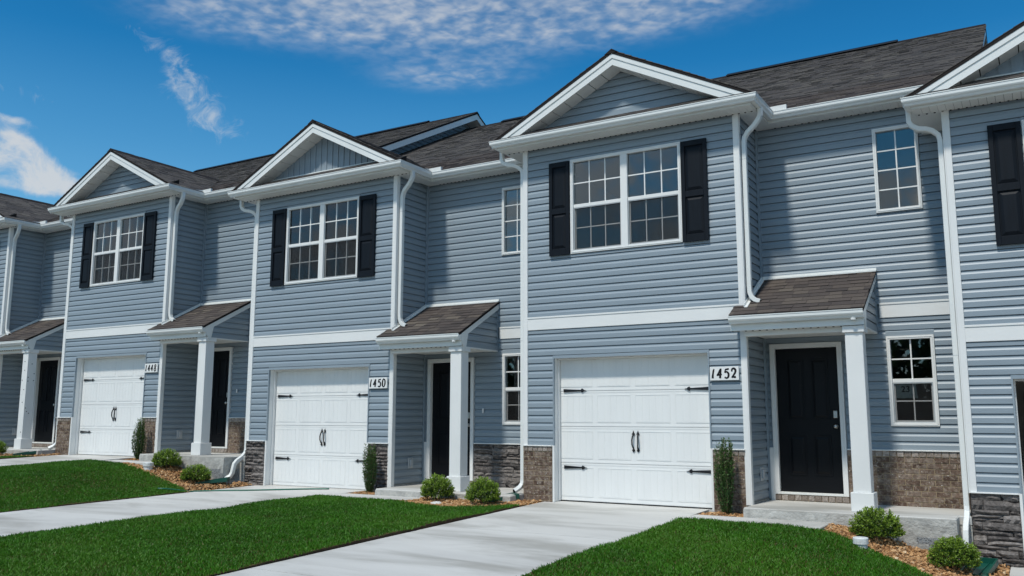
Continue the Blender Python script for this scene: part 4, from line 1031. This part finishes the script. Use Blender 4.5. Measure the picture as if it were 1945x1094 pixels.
def bush_mesh(seed, rx, rz, nsprig=640):
    r = np.random.default_rng(seed); P = []; D = []; T_ = []; twigs = MB()
    lob = [(r.uniform(0, 6.28), r.uniform(.0, 1.0), r.uniform(.80, 1.14)) for _ in range(9)]
    for i in range(nsprig):
        th = r.uniform(0, 6.28); u = r.uniform(-.25, 1); ph = math.acos(min(1, max(-1, u)))
        d = np.array([math.sin(ph)*math.cos(th), math.sin(ph)*math.sin(th), math.cos(ph)])
        k = 1+.14*mnoise.noise(Vector((d[0]*2.2+seed, d[1]*2.2, d[2]*2.2)))+.12*mnoise.noise(Vector((d[0]*5+seed, d[1]*5, d[2]*5)))+(r.uniform(-.05, .07) if i % 4 else -r.uniform(.15, .5))
        tip = np.array([d[0]*rx*k, d[1]*rx*k, rz*.42+d[2]*rz*.62*k]); ax = d*.75+np.array([0, 0, .45])+r.normal(size=3)*.18; ax /= np.linalg.norm(ax)
        ln = r.uniform(.07, .13); m = 14
        for j in range(m):
            t = j/(m-1); p = tip-ax*ln*(1-t)
            ld = ax*(.25+.6*t)+r.normal(size=3)*.62; ld /= np.linalg.norm(ld)
            P.append(p); D.append(ld)
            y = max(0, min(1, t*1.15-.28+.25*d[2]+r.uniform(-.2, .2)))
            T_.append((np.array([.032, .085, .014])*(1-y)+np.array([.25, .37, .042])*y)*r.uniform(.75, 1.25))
    P = np.array(P); D = np.array(D); n = len(P); L = r.uniform(.020, .034, n); W_ = L*r.uniform(.45, .62, n)
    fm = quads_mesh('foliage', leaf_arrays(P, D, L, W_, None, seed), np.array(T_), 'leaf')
    for i in range(9):
        th = r.uniform(0, 6.28); twigs.tube([(0, 0, -.03), (math.cos(th)*rx*.3, math.sin(th)*rx*.3, rz*.35), (math.cos(th)*rx*.62, math.sin(th)*rx*.62, rz*.72)], .007, None, 5, taper=[1, .8, .4])
    return fm, twigs.mesh('stems', 'bark', smooth=True)
BUSH = [bush_mesh(3+i, .30, .44) for i in range(3)]
SH_ = [(0, 4.75, -.70, .95, .95, 0, 'leafy green bush at the left edge in front of the leftmost porch'), (0, 5.75, -1.0, 1.0, .9, 1, 'green bush beside the nail-dotted column at the far left'),
       (1, 5.25, -.78, .95, .88, 2, 'upper green bush on the sloping mulch by the 1448 porch'), (1, 6.40, -.94, .95, .80, 0, 'lower green bush beside the green splash block by the 1448 porch'),
       (2, 5.53, -.78, .92, .95, 1, 'round green bush left of the 1450 porch column'), (2, 6.53, -.90, .90, .95, 2, 'round green bush right of the 1450 porch column'),
       (3, 5.72, -.80, 1.0, .92, 0, 'spreading green bush below the 1452 porch column'), (3, 6.64, -1.20, .92, .86, 1, 'spreading green bush by the downspout of the rightmost house')]
for (k, xr, y, s, sz, v, lab) in SH_:
    x = UX[k]+xr; t = thing('shrub', lab, 'shrub', (x, y, gh(x, y)+.0), rz=k*1.3+xr, group='low shrubs in the mulch beds')
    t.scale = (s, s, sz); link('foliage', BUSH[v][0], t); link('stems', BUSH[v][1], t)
def pencil_mesh(seed, H=1.06):
    r = np.random.default_rng(seed); P = []; D = []; T_ = []; tw = MB()
    for i in range(34):
        th = r.uniform(0, 6.28); rb = r.uniform(0, .03); rt = r.uniform(.03, .145); h = H*r.uniform(.62, 1.0)*(1-.12*(rt/.145))
        pts = [np.array([math.cos(th)*rb, math.sin(th)*rb, -.02])]
        for j in range(1, 6):
            t = j/5; rr = rb+(rt-rb)*math.sin(min(1, t*1.5)*math.pi/2)*(1-.25*max(0, t-.7)/.3); a = th+r.normal()*.06; pts.append(np.array([math.cos(a)*rr, math.sin(a)*rr, t*h]))
        tw.tube([tuple(p) for p in pts], .006, None, 5, taper=[1, .9, .8, .65, .5, .25])
        for j in range(190):
            t = r.uniform(.16, 1) if r.uniform() < .9 else r.uniform(.05, .2); s_ = t*5; q = min(4, int(s_)); p = pts[q]+(pts[q+1]-pts[q])*(s_-q)
            ld = np.array([math.cos(th), math.sin(th), .9])*.35+r.normal(size=3)*.5+np.array([0, 0, .35]); ld /= np.linalg.norm(ld)
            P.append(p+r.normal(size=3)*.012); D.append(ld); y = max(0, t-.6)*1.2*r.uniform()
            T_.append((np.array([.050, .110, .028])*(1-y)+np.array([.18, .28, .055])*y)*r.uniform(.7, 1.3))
    P = np.array(P); D = np.array(D); n = len(P); L = r.uniform(.022, .036, n)
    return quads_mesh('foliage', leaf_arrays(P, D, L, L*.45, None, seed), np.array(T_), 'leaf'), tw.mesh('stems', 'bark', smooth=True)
PEN = [pencil_mesh(31), pencil_mesh(37)]
for k, s, v, lab in ((1, .98, 0, 'narrow upright shrub before the leftmost brick pier, smallest of three'), (2, 1.0, 1, 'narrow upright shrub before the stacked stone pier of the middle house'), (3, 1.14, 0, 'tallest narrow upright shrub, before the nearest brick pier')):
    t = thing('upright_shrub', lab, 'shrub', (UX[k]+3.60, -.27, gh(UX[k]+3.6, -.6)-.02), rz=k*2.1, group='upright shrubs by the garage doors'); t.scale = (s, s, s)
    link('foliage', PEN[v][0], t); link('stems', PEN[v][1], t)

# ------------------------------------------------------------------ small things on the ground
def splash_block(x, y, rz, lab):
    z = gh(x, y)+.035; t = thing('splash_block', lab, 'splash block', (x, y, z), rz, group='green plastic splash blocks'); t.rotation_euler = (R(5), 0, rz)
    m = MB(); L, W_ = .62, .30
    m.box(-W_/2, W_/2, -L/2, L/2, 0, .018); m.obj('tray', 'green_plastic', t, bevel=.004)
    for sx in (-1, 1):
        MB().prism([(-L/2, .018), (L/2, .018), (L/2, .085), (-L/2, .045)], 'x', sx*(W_/2), sx*(W_/2-.02)).obj('side_rim', 'green_plastic', t)
    MB().box(-W_/2+.021, W_/2-.021, L/2-.02, L/2, .018, .085).obj('end_rim', 'green_plastic', t)
    for i in (-1, 1): MB().box(i*.05-.006, i*.05+.006, -L/2+.02, L/2-.03, .0185, .03).obj('rib', 'green_plastic', t)
splash_block(-2*U-.28, -.55, R(-25), 'green plastic splash block at the far left by the 1448 brick pier')
splash_block(-U-.14, -.72, R(-52), 'green plastic splash block under the bent downspout left of the 1450 stone pier')
splash_block(-.27, -.36, R(-40), 'green plastic splash block under the downspout left of the 1452 brick pier')
splash_block(U+.10, -.86, R(-8), 'green plastic splash block half hidden behind the bush by the rightmost house')
def cap(x, y, r, h, lab):
    z = gh(x, y)-.02; t = thing('cleanout_pipe', lab, 'pipe', (x, y, z), group='white pipe caps')
    MB().lathe([(r*.9, 0), (r*.9, h)], seg=20).obj('pipe', 'pvc', t, smooth=True)
    MB().lathe([(0, h+.045), (r*.97, h+.045), (r*1.06, h+.035), (r*1.06, h-.03), (r*.9, h-.03)], seg=20).obj('cap', 'pvc', t)
cap(5.66, -1.58, .085, .13, 'white round pipe cap at the lawn edge below the 1452 porch')
cap(-2*U+5.22, -1.20, .10, .14, 'white round pipe cap in the mulch below the 1448 walkway')
def rock(x, y, s, lab):
    bm = bmesh.new(); bmesh.ops.create_icosphere(bm, subdivisions=2, radius=1)
    for v in bm.verts: v.co = Vector((v.co.x*s*1.5, v.co.y*s, v.co.z*s*.55))*(1+.25*mnoise.noise(v.co*1.7))
    me = bpy.data.meshes.new('rock'); bm.to_mesh(me); bm.free(); me.materials.append(MT['white_rock']); tag(link('rock', me, loc=(x, y, gh(x, y)+.03)), lab, 'rock')
rock(-U+5.83, -1.22, .075, 'flat white rock lying in the mulch before the 1450 porch')
# hose over the 1450 drive
pts = []
for i in range(41):
    t = i/40; x = -6.75+(-4.35+6.75)*t; y = -2.15+(2.05)*(t**.75)+.05*math.sin(t*9); pts.append((x, y, gh(x, y)+.026+(.05*max(0, 1-t*8))))
tag(MB().tube(pts, .013, None, 8).obj('garden_hose', 'hose', smooth=True), 'thin green hose lying across the 1450 driveway', 'hose')

# ------------------------------------------------------------------ number plaques
def stroke(pts, closed=False, n=40):
    """variable-width brush stroke: pts (x, z, width) -> polygon strip via Catmull-Rom"""
    P = [Vector(p) for p in pts]; out = []
    Q = [P[0]*2-P[1]]+P+[P[-1]*2-P[-2]]
    if closed: Q = [P[-1]]+P+[P[0], P[1]]
    seg = len(P) if closed else len(P)-1
    for i in range(seg):
        a, b, c, d = Q[i:i+4]
        for j in range(8):
            t = j/8; out.append(.5*((2*b)+(c-a)*t+(2*a-5*b+4*c-d)*t*t+(3*b-a-3*c+d)*t**3))
    out.append(P[0] if closed else P[-1]); return out
GLY = {'1': [([(.50, .98, .08), (.42, .80, .13), (.33, .50, .13), (.28, .25, .15), (.27, .02, .17)], 0)],
 '4': [([(.62, .98, .10), (.45, .75, .13), (.20, .45, .12), (.08, .33, .12), (.30, .36, .12), (.55, .38, .12), (.80, .43, .14)], 0), ([(.68, 1.0, .10), (.62, .70, .13), (.56, .40, .14), (.50, .02, .17)], 0)],
 '5': [([(.82, 1.0, .10), (.70, .93, .13), (.40, .90, .12), (.32, .86, .10), (.22, .60, .10), (.50, .66, .12), (.78, .45, .15), (.72, .14, .14), (.45, .02, .12), (.15, .12, .11)], 0)],
 '2': [([(.22, .66, .10), (.26, .88, .13), (.52, .99, .14), (.78, .84, .16), (.76, .60, .15), (.50, .32, .13), (.18, .06, .10)], 0), ([(.18, .07, .10), (.40, .12, .12), (.62, .11, .14), (.84, .12, .17)], 0)],
 '0': [([(.50, .98, .10), (.78, .80, .15), (.80, .40, .16), (.62, .06, .11), (.40, .02, .10), (.20, .20, .16), (.20, .60, .16), (.34, .92, .12)], 1)],
 '8': [([(.58, .98, .11), (.80, .86, .12), (.72, .66, .12), (.46, .50, .14), (.20, .26, .13), (.30, .05, .12), (.58, .02, .13), (.78, .20, .13), (.66, .42, .13), (.42, .58, .13), (.34, .80, .13), (.42, .94, .11)], 1)]}
def plaque(k, txt):
    x0 = UX[k]; z0 = [h[1] for h in HOUSES][k]
    t = thing('house_number_sign', {1: 'small white plaque numbered 1448 beside the farthest visible garage door', 2: 'white plaque numbered 1450 beside the middle garage door', 3: 'largest white plaque, numbered 1452, beside the nearest garage door'}[k], 'sign', (x0+3.331, -.016, z0+1.937), group='house number plaques')
    W_, H = .447, .206
    MB().box(0, W_, -.026, .0, 0, H).obj('board', 'white_trim', t, bevel=.002)
    x = .028
    for ch in txt:
        w = .072 if ch == '1' else .098; m = MB()
        for si, (pts, cl) in enumerate(GLY[ch]):
            S_ = stroke(pts, cl); hh = .150; sc = lambda p: (x+p.x*(w if ch != '1' else .098)-(.012 if ch == '1' else 0), .028+p.y*hh)
            yb2 = -.0285-.0006*si
            A = []; B_ = []
            for i, p in enumerate(S_):
                q = S_[min(i+1, len(S_)-1)]-S_[max(i-1, 0)]; nn = Vector((-q.y*hh, q.x*w)); nn.normalize(); c = sc(p); hw = p.z*.205*.5
                A.append((c[0]+nn.x*hw, yb2, c[1]+nn.y*hw)); B_.append((c[0]-nn.x*hw, yb2, c[1]-nn.y*hw))
            n = len(A); back = [(a[0], -.0262, a[2]) for a in A+B_]
            m.add(A+B_+back, [(i, i+1, n+i+1, n+i) for i in range(n-1)]+[(i, 2*n+i, 2*n+i+1, i+1) for i in range(n-1)]+[(n+i, n+i+1, 3*n+i+1, 3*n+i) for i in range(n-1)])
        m.obj('digit', 'ink', t); x += w+.008
plaque(1, '1448'); plaque(2, '1450'); plaque(3, '1452')
# lot notice in the lower entry window of 1452
nt = thing('paper_notice', 'sheet of paper reading 23 taped inside the lower 1452 window', 'paper', (5.80, 1.063, 1.66))
m = MB(); m.prism([(0, .012), (.10, .0), (.18, .008), (.31, .004), (.285, .215), (0, .222)], 'y', 0, .001); m.obj('sheet', 'paper', nt)
fc = bpy.data.curves.new('number', 'FONT'); fc.body = '23'; fc.size = .125; fc.extrude = .0004; fc.offset = .0025
fo_ = bpy.data.objects.new('number', fc); C.objects.link(fo_); bpy.context.view_layer.update()
me = bpy.data.meshes.new_from_object(fo_.evaluated_get(bpy.context.evaluated_depsgraph_get())); bpy.data.objects.remove(fo_)
me.materials.clear(); me.materials.append(MT['ink']); link('number', me, nt, loc=(.085, -.0015, .095), rot=(R(90), 0, 0))
# lit ceiling lamp behind the upper entry window of 1452
lt = thing('ceiling_lamp', 'small lit lamp seen through the upper entry window of 1452', 'lamp', (6.083, 4.17, 5.38))
MB().lathe([(0, -.035), (.035, -.030), (.05, -.01), (.05, .01), (.03, .03), (0, .032)], seg=20).obj('globe', 'lamp', lt, smooth=True)

# ------------------------------------------------------------------ far side of the street: a belt of trees behind the camera, mirrored in the panes
def tree_belt():
    r = np.random.default_rng(77); P = []; D = []; T_ = []
    for i in range(46):
        x = -70+i*3.1+r.normal()*.9; y = -52+r.normal()*2.5; h = r.uniform(5.0, 9.5); w = r.uniform(2.2, 3.4); n = 620
        d = r.normal(size=(n, 3)); d /= np.linalg.norm(d, axis=1)[:, None]; rad = r.uniform(.55, 1.05, n)[:, None]
        p = d*rad*np.array([w, w, h*.5])+np.array([x, y, h*.48-.6]); P.append(p); dd = r.normal(size=(n, 3)); dd /= np.linalg.norm(dd, axis=1)[:, None]; D.append(dd)
        T_.append(np.outer(r.uniform(.6, 1.4, n), np.array([.030, .060, .018])*r.uniform(.7, 1.2)))
    P = np.concatenate(P); D = np.concatenate(D); T_ = np.concatenate(T_); n = len(P); L = r.uniform(.5, 1.1, n)
    tag(link('tree_belt', quads_mesh('tree_belt', leaf_arrays(P, D, L, L*.8, None, 9), T_, 'leaf')), 'belt of dark green trees across the street mirrored in the windows', 'trees', kind='stuff')
tree_belt()
